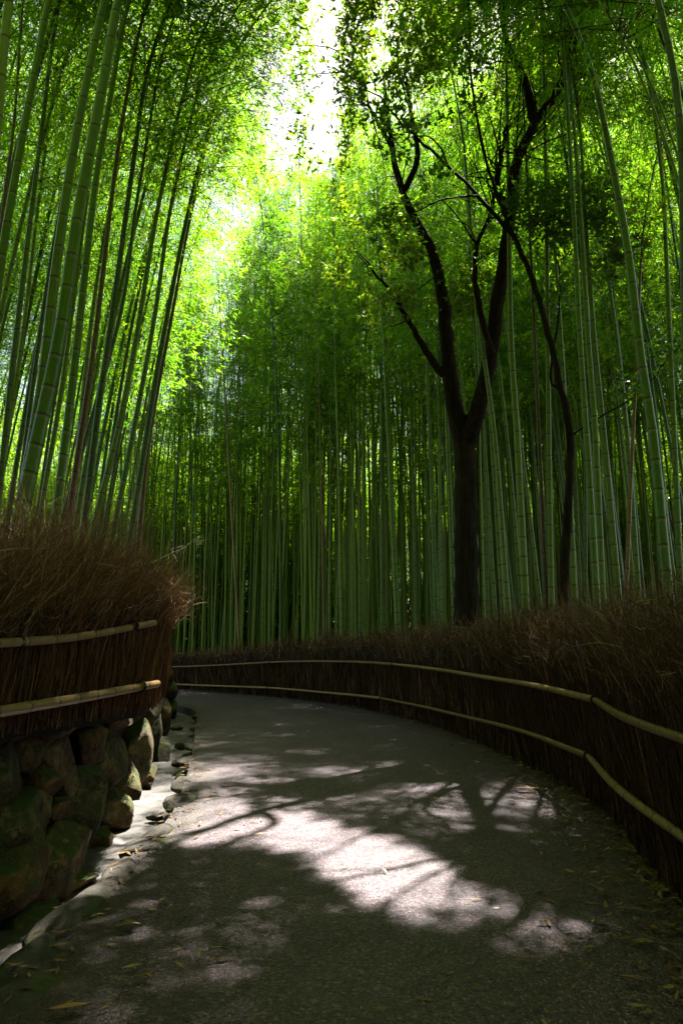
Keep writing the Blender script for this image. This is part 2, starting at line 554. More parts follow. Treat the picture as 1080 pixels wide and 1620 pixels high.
# ------------------------------------------------------------------ ground plan
FENCE_PX = [(1080, 1440), (960, 1295), (880, 1240), (800, 1198), (700, 1156), (605, 1128), (520, 1113), (450, 1104), (380, 1098), (330, 1094), (285, 1090)]
FP = np.array([at_z(x, y, 0)[:2] for x, y in FENCE_PX])
FP = np.vstack([[(1.75, -1.0), (1.95, 2.2)], FP, [FP[-1] + (-4.5, 1.6), FP[-1] + (-9.5, 2.4)]])
FENCE = catmull(FP, 500)
EDGE_PX = [(0, 1592), (30, 1532), (65, 1484), (135, 1428), (180, 1392), (212, 1348), (252, 1312), (280, 1270), (300, 1210), (308, 1160), (304, 1122)]
EP = np.array([at_z(x, y, 0)[:2] for x, y in EDGE_PX])
EP = np.vstack([[(-1.45, -1.0), (-1.45, 1.5)], EP, [(-5.2, 18.8), (-9, 20.6), (-14.5, 21.8)]])
EDGE = catmull(EP, 500)
FOOT_PX = [(40, 1462), (140, 1392), (176, 1325), (208, 1298), (238, 1252), (258, 1215), (270, 1160), (272, 1128)]
WF = np.array([at_z(x, y, -.15)[:2] for x, y in FOOT_PX])
WF = np.vstack([[(-1.95, -1.0), (-1.92, 1.5), (-1.9, 2.6)], WF, [(-5.7, 18.2), (-9, 19.6), (-14.5, 20.6)]])
FOOT = catmull(WF, 500)

def sheet(A, B, za, zb, n, k, crown=0.0, jit=0.0):
    """strip between the plan lines A and B (resampled to n), k cells across"""
    def rs(X):
        s = np.concatenate([[0], np.cumsum(np.linalg.norm(np.diff(X, axis=0), axis=1))]); q = np.linspace(0, s[-1], n)
        return np.stack([np.interp(q, s, X[:, 0]), np.interp(q, s, X[:, 1])], -1)
    A, B = rs(A), rs(B)
    w = np.linspace(0, 1, k + 1)
    XY = A[:, None] * (1 - w)[None, :, None] + B[:, None] * w[None, :, None]
    Z = (za * (1 - w) + zb * w + crown * np.sin(w * math.pi))[None].repeat(n, 0)
    if jit:
        Z = Z + rng.normal(0, jit, Z.shape)
    V = np.dstack([XY, Z]).reshape(-1, 3)
    i = (np.arange(n - 1) * (k + 1))[:, None]; j = np.arange(k)[None]
    Q = np.stack([i + j, i + j + 1, i + k + 2 + j, i + k + 1 + j], -1).reshape(-1, 4)
    return V, Q

# big ground: one sheet to the horizon
g = 450.0
xs = np.concatenate([[-g, -120, -60], np.linspace(-30, 30, 31), [60, 120, g]])
X, Y = np.meshgrid(xs, xs + 20)
V = np.stack([X, Y, np.full_like(X, -.32)], -1).reshape(-1, 3)
n = len(xs)
i = (np.arange(n - 1) * n)[:, None]; j = np.arange(n - 1)[None]
Q = np.stack([i + j, i + j + 1, i + n + 1 + j, i + n + j], -1).reshape(-1, 4)
link("ground", mesh("ground", V, Q, M['earth']), kind="structure")
# raised soil behind the right fence
off = FENCE + np.array([0.0, 0.0])
tn = np.gradient(FENCE, axis=0); tn = tn / np.linalg.norm(tn, axis=1)[:, None]
NRM = np.stack([tn[:, 1], -tn[:, 0]], -1)        # away from the path
OUT = FENCE + NRM * 40 * np.clip(np.linspace(.6, 1, 500), 0, 1)[:, None]
OUT[:, 0] = np.maximum(OUT[:, 0], FENCE[:, 0]); OUT[:, 1] = np.maximum(OUT[:, 1], FENCE[:, 1])
V, Q = sheet(FENCE + NRM * .10, OUT, -.03, .12, 140, 24, 0, .015)
link("soil_bank", mesh("soil_bank", V, Q, M['earth']), kind="structure")
# path
V, Q = sheet(EDGE, FENCE + NRM * .15, 0, -.012, 300, 24, .03, .0018)
ed_ = np.tile(np.abs(np.linspace(-1, 1, 25)) ** 3, 300)
link("path", mesh("path", V, Q, M['asphalt'], vattrs={"edge": ed_}), kind="structure")
# gutter: bed, path-side lip
V1, Q1 = sheet(FOOT + [-.25, 0], EDGE + [-.03, 0], -.16, -.17, 400, 8, -.02, .008)
V2, Q2 = sheet(EDGE + [-.03, 0], EDGE + [.0, 0], -.17, -.005, 400, 2, 0, .004)
V, Q = join([(V1, Q1), (V2, Q2)])
link("gutter", mesh("gutter", V, Q, M['concrete']), kind="structure")
# terrace on the left
ft = np.gradient(FOOT, axis=0); ft /= np.linalg.norm(ft, axis=1)[:, None]
FN = np.stack([-ft[:, 1], ft[:, 0]], -1)           # away from the path
TOPL = FOOT + FN * .30
inner = np.stack([np.full(500, -40.0), np.clip(TOPL[:, 1], -30, 19)], -1)
V, Q = sheet(TOPL, inner, 1.0, 1.25, 120, 20, 0, .015)
link("terrace", mesh("terrace", V, Q, M['earth']), kind="structure")

# ------------------------------------------------------------------ brushwood strands
def strands(B, D, L, curl, w, rr, seg=3, tone_mu=.45, wob=1.0):
    """thin tapering twigs from B along D; curl bends them"""
    n = len(B)
    C = rr.normal(0, 1, (n, 3)); C = unit(C - (C * D).sum(-1, keepdims=True) * D)
    F_ = unit(np.cross(D, rr.normal(0, 1, (n, 3))))
    s = np.linspace(0, 1, seg + 1)
    P = B[:, None] + D[:, None] * (L[:, None] * s)[..., None] + C[:, None] * (curl[:, None] * L[:, None] * s ** 2)[..., None]
    kink = rr.normal(0, 1, (n, seg + 1, 3)); kink[:, 0] = 0
    P = P + np.cumsum(kink, 1) * (L * .045 * wob)[:, None, None]
    ww = w[:, None] * (1 - .8 * s)[None]
    a = P + F_[:, None] * ww[..., None]; b = P - F_[:, None] * ww[..., None]
    V = np.stack([a, b], 2).reshape(-1, 3)
    base = (np.arange(n) * (seg + 1) * 2)[:, None]; k = (np.arange(seg) * 2)[None]
    Q = np.stack([base + k, base + k + 1, base + k + 3, base + k + 2], -1).reshape(-1, 4)
    tone = np.repeat(np.clip(rr.normal(tone_mu, .25, n) ** 1.0, 0, 1), seg)
    return V, Q, tone

def forked(B, D, L, curl, w, rr, tone_mu, nside=4, seg=4):
    """stiff main twigs, each with a few side twigs forking off"""
    n = len(B)
    st = rr.bit_generator.state
    V, Q, tone = strands(B, D, L, curl, w, rr, seg, tone_mu, .8)
    S = V.reshape(n, seg + 1, 2, 3).mean(2)
    i = np.repeat(np.arange(n), nside); f = rr.uniform(.25, .95, len(i)) * seg
    k = np.clip(f.astype(int), 0, seg - 1); r = (f - k)[:, None]
    b = S[i, k] * (1 - r) + S[i, k + 1] * r
    d = unit(unit(S[i, k + 1] - S[i, k]) + rr.normal(0, .42, (len(i), 3)))
    V2, Q2, t2 = strands(b, d, L[i] * rr.uniform(.15, .5, len(i)), rr.normal(0, .25, len(i)), w[i] * rr.uniform(.3, .65, len(i)), rr, 2, tone_mu + .08, 1.6)
    return np.vstack([V, V2]), np.vstack([Q, Q2 + len(V)]), np.concatenate([tone, t2])

def on_line(LN, u):
    x = np.clip(u, 0, 1) * (len(LN) - 1); i = np.clip(x.astype(int), 0, len(LN) - 2); f = (x - i)
    f = f[:, None] if LN.ndim == 2 else f
    return LN[i] * (1 - f) + LN[i + 1] * f

def heights(px_list, LN):
    """z along the plan line LN so that a rail runs through these image points"""
    us, zs = [], []
    for x, y in px_list:
        P = np.array([at_y(x, y, max(q[1], .2)) for q in LN])
        d = np.abs(P[:, 0] - LN[:, 0]) + (LN[:, 1] < 2.0) * 9
        k = int(d.argmin())
        us.append(k); zs.append(P[k, 2])
    o = np.argsort(us)
    z = np.interp(np.arange(len(LN)), np.array(us)[o], np.array(zs)[o])
    k = np.hanning(91); k /= k.sum()
    return np.convolve(np.pad(z, 45, mode='edge'), k, 'valid')

def rail_poles(LN3, cuts, radius, parent, rr, ties=()):
    S = np.concatenate([[0], np.cumsum(np.linalg.norm(np.diff(LN3, axis=0), axis=1))])
    for a, b in zip(cuts[:-1], cuts[1:]):
        q = np.linspace(a + .004, b - .004, 14) if b - a < 8 else np.linspace(a, b, 30)
        P = np.stack([np.interp(q, S, LN3[:, k]) for k in range(3)], -1)
        P = catmull(P[np.linspace(0, len(P) - 1, 5).round().astype(int)], 40)
        q = np.linspace(a, b, 40)
        P[:, 2] += np.sin(np.linspace(0, math.pi, len(q))) * rr.uniform(-.02, .012)
        r = radius * rr.uniform(.92, 1.08)
        me = culm_mesh("rail", P, r * 1.02, r * .84, 12, M['rail'], .22, .30)
        # closed ends
        o = link("rail", me, parent)
    for s in ties:
        P = np.array([np.interp(s, S, LN3[:, k]) for k in range(3)]); Pn = np.array([np.interp(s + .02, S, LN3[:, k]) for k in range(3)])
        d = unit(Pn - P)
        parts = []
        for k in range(3):
            c = P + d * (k - 1) * .012
            th = np.linspace(0, 2 * math.pi, 15)
            A = unit(np.cross(d, [0, 0, 1.0])); Bv = np.cross(d, A)
            ringp = c + (A * np.cos(th)[:, None] + Bv * np.sin(th)[:, None]) * radius * 1.16
            parts.append(tube(ringp, .006, 5, False))
        V, Q = join(parts)
        link("rope_tie", mesh("rope_tie", V, Q, M['rope']), parent)

# ---- right fence
UP_PX = [(1080, 1157), (960, 1105), (800, 1077), (630, 1050), (520, 1046), (435, 1047), (350, 1051), (285, 1057)]
LO_PX = [(1080, 1303), (945, 1192), (800, 1146), (700, 1123), (610, 1104), (520, 1095), (435, 1088), (350, 1084), (285, 1083)]
TP_PX = [(1080, 945), (960, 962), (850, 968), (740, 984), (600, 1000), (450, 1012), (350, 1026), (285, 1033)]
UP_PX = [(1200, 1206)] + UP_PX; LO_PX = [(1200, 1402)] + LO_PX
zu, zl, zt = heights(UP_PX, FENCE), heights(LO_PX, FENCE), heights(TP_PX, FENCE)
zt = np.clip(zt, 1.3, 2.2); zl = np.clip(zl, .2, .8); zu = np.clip(zu, .7, 1.4)
print("fence heights", zu[::60], zl[::60], zt[::60])
fence_r = thing("brushwood_fence", (*FENCE[60], 0), "long dark brushwood fence with two bamboo rails curving round the outer side of the path", "fence", None)
org = np.array([*FENCE[60], 0.0])
S_F = np.concatenate([[0], np.cumsum(np.linalg.norm(np.diff(FENCE, axis=0), axis=1))])
LEN_F = S_F[-1]

def fence_u(n, rr):
    """more twigs where the fence is near the viewer"""
    d = np.linalg.norm(FENCE, axis=1); w = 1 / np.clip(d, 3.0, 40) ** 1.15
    w[FENCE[:, 1] < 1.0] *= .15
    c = np.cumsum(w); c /= c[-1]
    return np.interp(rr.random(n), c, np.linspace(0, 1, len(c)))

def interp_u(a, u):
    return np.interp(u, np.linspace(0, 1, len(a)), a)

# core
k = 250
uu = np.linspace(0, 1, k)
C = on_line(FENCE, uu); Nn = unit(on_line(NRM, uu)); Zt = interp_u(zt, uu)
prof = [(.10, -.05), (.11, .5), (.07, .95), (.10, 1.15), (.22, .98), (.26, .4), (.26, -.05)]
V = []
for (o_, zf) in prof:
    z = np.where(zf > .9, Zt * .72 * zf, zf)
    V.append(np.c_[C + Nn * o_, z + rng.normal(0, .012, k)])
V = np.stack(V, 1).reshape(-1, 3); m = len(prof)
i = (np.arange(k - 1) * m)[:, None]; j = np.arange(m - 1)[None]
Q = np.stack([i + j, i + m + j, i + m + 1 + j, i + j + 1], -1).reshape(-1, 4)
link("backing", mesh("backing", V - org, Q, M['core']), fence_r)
# woven lower twigs
n = 42000
u = fence_u(n, rng); C = on_line(FENCE, u); Nn = unit(on_line(NRM, u)); d = np.linalg.norm(C, axis=1)
Bp = np.c_[C + Nn * rng.uniform(.0, .12, n)[:, None], rng.uniform(-.03, .75, n) * interp_u(zu, u) / 1.0]
Tn = unit(np.stack([-Nn[:, 1], Nn[:, 0]], -1))
D = unit(np.c_[-Nn * rng.normal(.02, .07, n)[:, None] + Tn * rng.normal(0, .13, n)[:, None], np.ones(n)])
V, Q, tone = strands(Bp, D, rng.uniform(.25, .7, n), rng.normal(0, .10, n), .0016 + .00042 * d, rng, 2, .42, .5)
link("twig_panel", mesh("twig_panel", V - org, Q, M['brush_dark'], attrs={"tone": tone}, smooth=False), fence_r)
# bushy flared top
n = 19000
u = fence_u(n, rng); C = on_line(FENCE, u); Nn = unit(on_line(NRM, u)); d = np.linalg.norm(C, axis=1)
ztu = interp_u(zt, u) * (1 + .04 * np.sin(u * 97) + .03 * np.sin(u * 251 + 1))
z0 = interp_u(zu, u) * rng.uniform(.75, 1.12, n)
side = rng.uniform(-.04, .26, n)
Bp = np.c_[C + Nn * side[:, None], z0]
Tn = unit(np.stack([-Nn[:, 1], Nn[:, 0]], -1))
lean = (side - .10) * 1.6 + rng.normal(0, .26, n)
lean = np.where(z0 < interp_u(zu, u) + .06, np.abs(lean), lean)
D = unit(np.c_[Nn * lean[:, None] + Tn * rng.normal(0, .36, n)[:, None], np.ones(n)])
low_ = z0 < interp_u(zu, u) + .06
Bp[low_, :2] += Nn[low_] * .10
Ls = np.clip((ztu - z0) * rng.uniform(.55, 1.12, n), .08, 1.2)
V, Q, tone = forked(Bp, D, Ls, rng.normal(0, .13, n), (.0016 + .0004 * d) * rng.uniform(.6, 1.5, n), rng, .55, 4, 3)
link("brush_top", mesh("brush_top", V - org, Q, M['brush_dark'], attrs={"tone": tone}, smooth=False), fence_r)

n = 2600
u = fence_u(n, rng); C = on_line(FENCE, u); Nn = unit(on_line(NRM, u)); Tn = unit(np.stack([-Nn[:, 1], Nn[:, 0]], -1)); d = np.linalg.norm(C, axis=1)
Bp = np.c_[C + Nn * rng.uniform(-.05, .2, n)[:, None], interp_u(zu, u) + (interp_u(zt, u) - interp_u(zu, u)) * rng.uniform(.25, 1.0, n)]
D = unit(np.c_[-Nn * rng.normal(0, .5, n)[:, None] + Tn * rng.normal(0, .7, n)[:, None], rng.uniform(.2, 1.0, n)])
V, Q, tone = strands(Bp, D, rng.uniform(.1, .4, n), rng.normal(0, .4, n), (.0012 + .0003 * d) * rng.uniform(.6, 1.4, n), rng, 5, .85, 2.0)
link("stray_twigs", mesh("stray_twigs", V - org, Q, M['brush_dark'], attrs={"tone": tone}, smooth=False), fence_r)

def s_of(LN, Sarr, px, py):
    P = np.array([at_y(px, py, max(q[1], .2)) for q in LN]); dd = np.abs(P[:, 0] - LN[:, 0]) + (LN[:, 1] < 2.0) * 9
    return Sarr[int(dd.argmin())]
for zz, cuts_px in ((zu, [(960, 1105), (630, 1050), (435, 1047)]), (zl, [(945, 1192), (610, 1104), (430, 1088)])):
    L3 = np.c_[FENCE - NRM * .10, zz] - org
    cs = [.6] + sorted(s_of(FENCE, S_F, *p) for p in cuts_px) + [LEN_F - .2]
    rail_poles(L3, cs, .030, fence_r, rng, cs[1:-1])

# ------------------------------------------------------------------ left fence on the terrace
LPX = [(0, 1128, 4.0), (120, 1112, 4.75), (200, 1092, 5.4), (244, 1083, 5.9)]
LFp = np.array([at_y(x, y, Y)[:2] for x, y, Y in LPX])
print("left fence plan", LFp, "foot", WF)
LFp = np.vstack([[(-2.2, -.6), (-2.15, 1.6)], LFp, [LFp[-1] + (-.10, .55), LFp[-1] + (-.30, 1.6), LFp[-1] + (-.8, 3.2)]])
LF = catmull(LFp, 400)
tl = np.gradient(LF, axis=0); tl /= np.linalg.norm(tl, axis=1)[:, None]
LN_ = np.stack([-tl[:, 1], tl[:, 0]], -1)          # away from the path
S_L = np.concatenate([[0], np.cumsum(np.linalg.norm(np.diff(LF, axis=0), axis=1))])
lzu = heights([(0, 1022), (120, 1003), (244, 981)], LF)
lzl = heights([(0, 1125), (120, 1103), (240, 1080)], LF)
lzt = heights([(0, 850), (60, 800), (130, 775), (180, 840), (244, 900)], LF)
print("left", lzu[::50], lzl[::50], lzt[::50])
org = np.array([*LF[150], 1.0])
fence_l = thing("brushwood_fence", org, "reddish brown brushwood fence with bushy top standing on the mossy stone wall", "fence", None)
k = 160
uu = np.linspace(0, 1, k); C = on_line(LF, uu); Nn = unit(on_line(LN_, uu)); Zu = interp_u(lzu, uu)
V = []
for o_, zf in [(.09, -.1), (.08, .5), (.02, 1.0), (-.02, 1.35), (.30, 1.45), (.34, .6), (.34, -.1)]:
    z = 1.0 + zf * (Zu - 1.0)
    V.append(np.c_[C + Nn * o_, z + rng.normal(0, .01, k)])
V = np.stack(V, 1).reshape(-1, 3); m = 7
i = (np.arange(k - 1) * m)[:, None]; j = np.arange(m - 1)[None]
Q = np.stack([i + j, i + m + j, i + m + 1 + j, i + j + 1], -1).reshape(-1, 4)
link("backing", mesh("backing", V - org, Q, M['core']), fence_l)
n = 16000
u = rng.uniform(.12, 1, n); C = on_line(LF, u); Nn = unit(on_line(LN_, u)); Tn = unit(np.stack([-Nn[:, 1], Nn[:, 0]], -1))
Bp = np.c_[C + Nn * rng.uniform(.0, .10, n)[:, None], 1.0 + rng.uniform(-.05, .75, n) * (interp_u(lzu, u) - 1.0)]
D = unit(np.c_[-Nn * rng.normal(.08, .06, n)[:, None] + Tn * rng.normal(0, .08, n)[:, None], np.ones(n)])
V, Q, tone = strands(Bp, D, rng.uniform(.18, .45, n), rng.normal(0, .06, n), rng.uniform(.002, .0048, n), rng, 2, .36, .4)
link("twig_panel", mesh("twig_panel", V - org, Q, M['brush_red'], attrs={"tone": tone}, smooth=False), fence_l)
n = 13000
u = rng.uniform(.1, 1, n); C = on_line(LF, u); Nn = unit(on_line(LN_, u)); Tn = unit(np.stack([-Nn[:, 1], Nn[:, 0]], -1))
z0 = interp_u(lzu, u) * 1.0 + rng.uniform(-.06, .22, n)
side = rng.uniform(-.04, .36, n)
Bp = np.c_[C + Nn * side[:, None], z0]
D = unit(np.c_[-Nn * ((.16 - side) * 2.0 + rng.normal(0.06, .34, n))[:, None] + Tn * rng.normal(0, .30, n)[:, None], np.ones(n)])
ztu = interp_u(lzt, u) + .05 * np.sin(u * 60) + .04 * np.sin(u * 171)
Ls = np.clip((ztu - z0) * rng.uniform(.35, 1.2, n), .1, 1.4)
V, Q, tone = forked(Bp, D, Ls, rng.normal(0, .14, n), rng.uniform(.0010, .0036, n), rng, .52, 5)
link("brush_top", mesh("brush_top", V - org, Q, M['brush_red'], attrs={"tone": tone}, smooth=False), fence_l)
n = 900
u = rng.uniform(.1, .98, n); C = on_line(LF, u); Nn = unit(on_line(LN_, u)); Tn = unit(np.stack([-Nn[:, 1], Nn[:, 0]], -1))
Bp = np.c_[C + Nn * rng.uniform(-.16, .3, n)[:, None], interp_u(lzu, u) + (interp_u(lzt, u) - interp_u(lzu, u)) * rng.uniform(.1, .95, n)]
D = unit(np.c_[-Nn * rng.normal(.2, .5, n)[:, None] + Tn * rng.normal(0, .8, n)[:, None], rng.uniform(.1, 1.0, n)])
V, Q, tone = strands(Bp, D, rng.uniform(.08, .34, n), rng.normal(0, .5, n), rng.uniform(.001, .0026, n), rng, 5, .92, 2.2)
link("stray_twigs", mesh("stray_twigs", V - org, Q, M['brush_red'], attrs={"tone": tone}, smooth=False), fence_l)
e_u, e_l = s_of(LF, S_L, 236, 982), s_of(LF, S_L, 238, 1080)
rail_poles(np.c_[LF - LN_ * .05, lzu] - org, [1.0, e_u], .029, fence_l, rng, (e_u - .35, e_u - 1.7))
rail_poles(np.c_[LF - LN_ * .06, lzl] - org, [1.0, e_l], .033, fence_l, rng, (e_l - .30, e_l - 1.6))

# ------------------------------------------------------------------ stone wall
def boulder(sx, sy, sz, rr, sub=5, planes=15, rough=.05):
    import bmesh
    bm = bmesh.new(); bmesh.ops.create_icosphere(bm, subdivisions=sub, radius=1)
    V = np.array([v.co[:] for v in bm.verts]); Fc = np.array([[v.index for v in f.verts] for f in bm.faces]); bm.free()
    N = unit(rr.normal(0, 1, (planes, 3))); d = rr.uniform(.56, .98, planes)
    dot = V @ N.T
    r = np.where(dot > .15, d[None] / np.maximum(dot, .15), 9)
    # soft minimum keeps worn edges
    kf = 160
    rs = -np.log(np.exp(-kf * np.minimum(r, 1.15)).sum(1) + np.exp(-kf * 1.12)) / kf
    ph = rr.uniform(0, 6, 9)
    nz = sum(np.sin(V @ rr.normal(0, f, 3) + p) / f ** .85 for f, p in zip((2, 3, 4, 6, 9, 14, 20, 28, 40), ph))
    rs = rs * (1 + rough * nz)
    return V * rs[:, None] * np.array([sx, sy, sz]), Fc

wall = thing("stone_wall", (*FOOT[160], 0), "dry stone retaining wall of mossy boulders under the left fence", "wall")
worg = np.array([*FOOT[160], 0.0])
# wall face as points for lookup from the photograph
gu = np.linspace(.1, .8, 400); gv = np.linspace(0, 1, 60)
FB = on_line(FOOT, gu); FNn = unit(on_line(FN, gu))
GP = np.stack([np.c_[FB + FNn * (.02 + .26 * v), np.full(400, -.17 + 1.20 * v)] for v in gv], 1).reshape(-1, 3)
gpx, gpy = project(GP)
gN = np.repeat(FNn, 60, 0)
STONES = [  # centre px, half sizes px, tilt
    (12, 1235, 36, 74, 4), (60, 1190, 24, 40, 0), (92, 1152, 24, 24, 0), (102, 1200, 22, 66, 28), (155, 1172, 23, 42, -10), (184, 1215, 21, 42, -8),
    (146, 1280, 33, 84, -8), (46, 1302, 46, 58, 0), (103, 1278, 16, 17, 0), (107, 1352, 36, 56, 5), (28, 1405, 42, 58, 0), (190, 1285, 20, 34, 0),
    (212, 1238, 18, 30, 0), (222, 1190, 22, 44, 0), (200, 1115, 24, 22, 0), (188, 1142, 20, 16, 0), (236, 1112, 26, 30, 0), (252, 1150, 16, 42, 0),
    (240, 1225, 14, 26, 0), (258, 1100, 14, 36, 0), (264, 1135, 9, 30, 0), (258, 1190, 12, 30, 0), (140, 1130, 24, 16, 0), (30, 1158, 30, 18, 0), (128, 1392, 22, 16, 0), (75, 1240, 18, 26, 20),
    (172, 1325, 14, 18, 0), (-40, 1320, 46, 70, 0), (-60, 1190, 40, 70, 0), (-50, 1450, 46, 70, 0), (68, 1455, 22, 14, 0),
]
for (x, y, hx, hy, tilt) in STONES:
    kk = int(((gpx - x) ** 2 + (gpy - y) ** 2).argmin())
    P, N2 = GP[kk], gN[kk]
    dist = P[1] * CP + (P[2] - 1.5) * SP
    T2 = np.array([-N2[1], N2[0]])
    view = unit(P - EYE)
    fore = max(abs(np.dot(unit(np.array([view[1], -view[0]])), T2)), .42)
    sx = hx * dist / F / fore * 1.16; sz = hy * dist / F * 1.16
    sy = min(max(.45 * max(sx, sz), .16), .3)
    V, Q = boulder(min(sx, .55), sy, sz, rng)
    a = R(tilt); V = np.c_[V[:, 0] * math.cos(a) + V[:, 2] * math.sin(a), V[:, 1], -V[:, 0] * math.sin(a) + V[:, 2] * math.cos(a)]
    Wd = np.c_[V[:, :1] * T2[None] + V[:, 1:2] * N2[None], V[:, 2]]
    o = link("stone", mesh("stone", Wd, Q, M['rock']), wall, P + np.array([*(N2 * sy * .45), 0]) - worg)
# further stones off to the far and near ends + hidden fill
for u_ in np.concatenate([np.linspace(.60, .86, 22), np.linspace(.04, .10, 4)]):
    for z in (.12, .55, .88):
        b = on_line(FOOT, np.array([u_ + rng.uniform(-.004, .004)]))[0]; N2 = unit(on_line(FN, np.array([u_]))[0]); T2 = np.array([-N2[1], N2[0]])
        V, Q = boulder(rng.uniform(.26, .38), .2, rng.uniform(.22, .34), rng, 3)
        Wd = np.c_[V[:, :1] * T2 + V[:, 1:2] * N2, V[:, 2]]
        link("stone", mesh("stone", Wd, Q, M['rock']), wall, np.array([*(b + N2 * (.10 + .2 * z)), z - .1]) - worg)
V, Q = sheet(FOOT + FN * .22, FOOT + FN * .42, -.3, 1.02, 200, 3, 0, .01)
link("earth_fill", mesh("earth_fill", V - worg, Q, M['earth']), wall)

# ------------------------------------------------------------------ kerb slabs along the gutter
kerb_px = [(22, 1575, 38, 24), (62, 1500, 42, 20), (105, 1458, 40, 18), (160, 1418, 40, 16), (200, 1380, 34, 14), (232, 1335, 30, 13), (262, 1318, 22, 9),
           (290, 1268, 22, 8), (300, 1235, 18, 8), (306, 1200, 16, 7), (310, 1175, 14, 6), (312, 1150, 12, 5), (308, 1130, 10, 4)]
kl = ["nearest flat mossy slab edging the gutter in the bottom corner", "green mossy slab bordering the gutter where it leaves the picture"]
for q, (x, y, hx, hy) in enumerate(kerb_px):
    P = at_z(x, y, 0)
    V, Q = boulder(hx * P[1] / F * 1.0, .19, .075, rng, 3, 12, .06)
    k_ = int(((EDGE - P[:2]) ** 2).sum(1).argmin()); e = EDGE[min(k_ + 3, 499)] - EDGE[max(k_ - 3, 0)]
    a = math.atan2(e[1], e[0]); 
    sl = .19 + .02 * q % .1
    V = V * np.array([rng.uniform(.26, .42) / max(hx * P[1] / F, .05), rng.uniform(.7, 1.1), 1])
    o = link("kerb_stone", mesh("kerb_stone", V, Q, M['slab']), None, (EDGE[k_][0] + .03, EDGE[k_][1], -.03 if q < 8 else -.045),
             kl[q] if q < 2 else ("dark flat stone slab along the near gutter edge beside the sunlit pool" if q < 7 else "small rough stone lining the far narrow stretch of gutter"), "kerb stone", "stones edging the gutter")
    o.rotation_euler = (rng.normal(0, .06), rng.normal(0, .05), a)

for q, (x, y, r_) in enumerate([(281, 1150, .11), (287, 1178, .12), (280, 1204, .10), (286, 1226, .09), (244, 1290, .07), (60, 1520, .08)]):
    V, Q = boulder(r_ * rng.uniform(.9, 1.3), r_ * rng.uniform(.8, 1.2), r_ * .55, rng, 3, 10, .08)
    P = at_z(x, y, -.12)
    o = link("gutter_stone", mesh("gutter_stone", V, Q, M['slab'] if q % 3 else M['rock']), None, (P[0], P[1], -.14), "small rough stone lying in the bed of the far gutter" if q < 4 else
             ["single small stone in the sunlit gutter below the mossy wall", "small stone in the gutter at the bottom corner of the picture"][q - 4], "stone", "loose stones in the gutter")
    o.rotation_euler = (0, 0, rng.uniform(0, 6))

# ------------------------------------------------------------------ bamboo
def side_of(P, LN):
    """signed distance to the fence line, positive beyond it"""
    k_ = ((LN - P) ** 2).sum(1).argmin()
    return float(((P - LN[k_]) * NRM[k_]).sum())

def extend(P, base_z, total, bend, n=60):
    """continue a stem given by image points down to the ground and up to its full length"""
    P = [np.asarray(p, float) for p in P]
    d0 = P[1] - P[0]
    b = P[0] - d0 * ((P[0][2] - base_z) / d0[2])
    pts = [b] + P
    d = unit(P[-1] - P[-2])
    cur = P[-1].copy(); rest = total - (cur[2] - base_z)
    k = 0
    while rest > 0 and k < 40:
        d = unit(d + np.array([bend[0], bend[1], -.012 - .004 * k]) * 1.0)
        cur = cur + d * .7; pts.append(cur.copy()); rest -= .7; k += 1
    return catmull(np.array(pts), n)

def bamboo_from_line(line, dia, mat, label, group, fol=True, t0=.5, nb=60, blen=1.35, ncl=14, nlf=7, lsize=.125, sides=14, bias=None, fine=True):
    o0 = line[0].copy()
    r = thing("bamboo", o0, label, "bamboo", group)
    L = line - o0
    link("culm", culm_mesh("culm", L, dia / 2, dia / 2 * .14, sides, M[mat], fine=fine), r)
    if fol:
        link("foliage", foliage_mesh("foliage", L, t0, .995, nb, blen, ncl, nlf, lsize, rng, masked=o0, bias=bias), r)
    return r

GL_, GR_, GF_ = "bamboo culms standing on the left terrace", "bamboo culms behind the right side of the fence", "bamboo culms beyond the bend of the path"
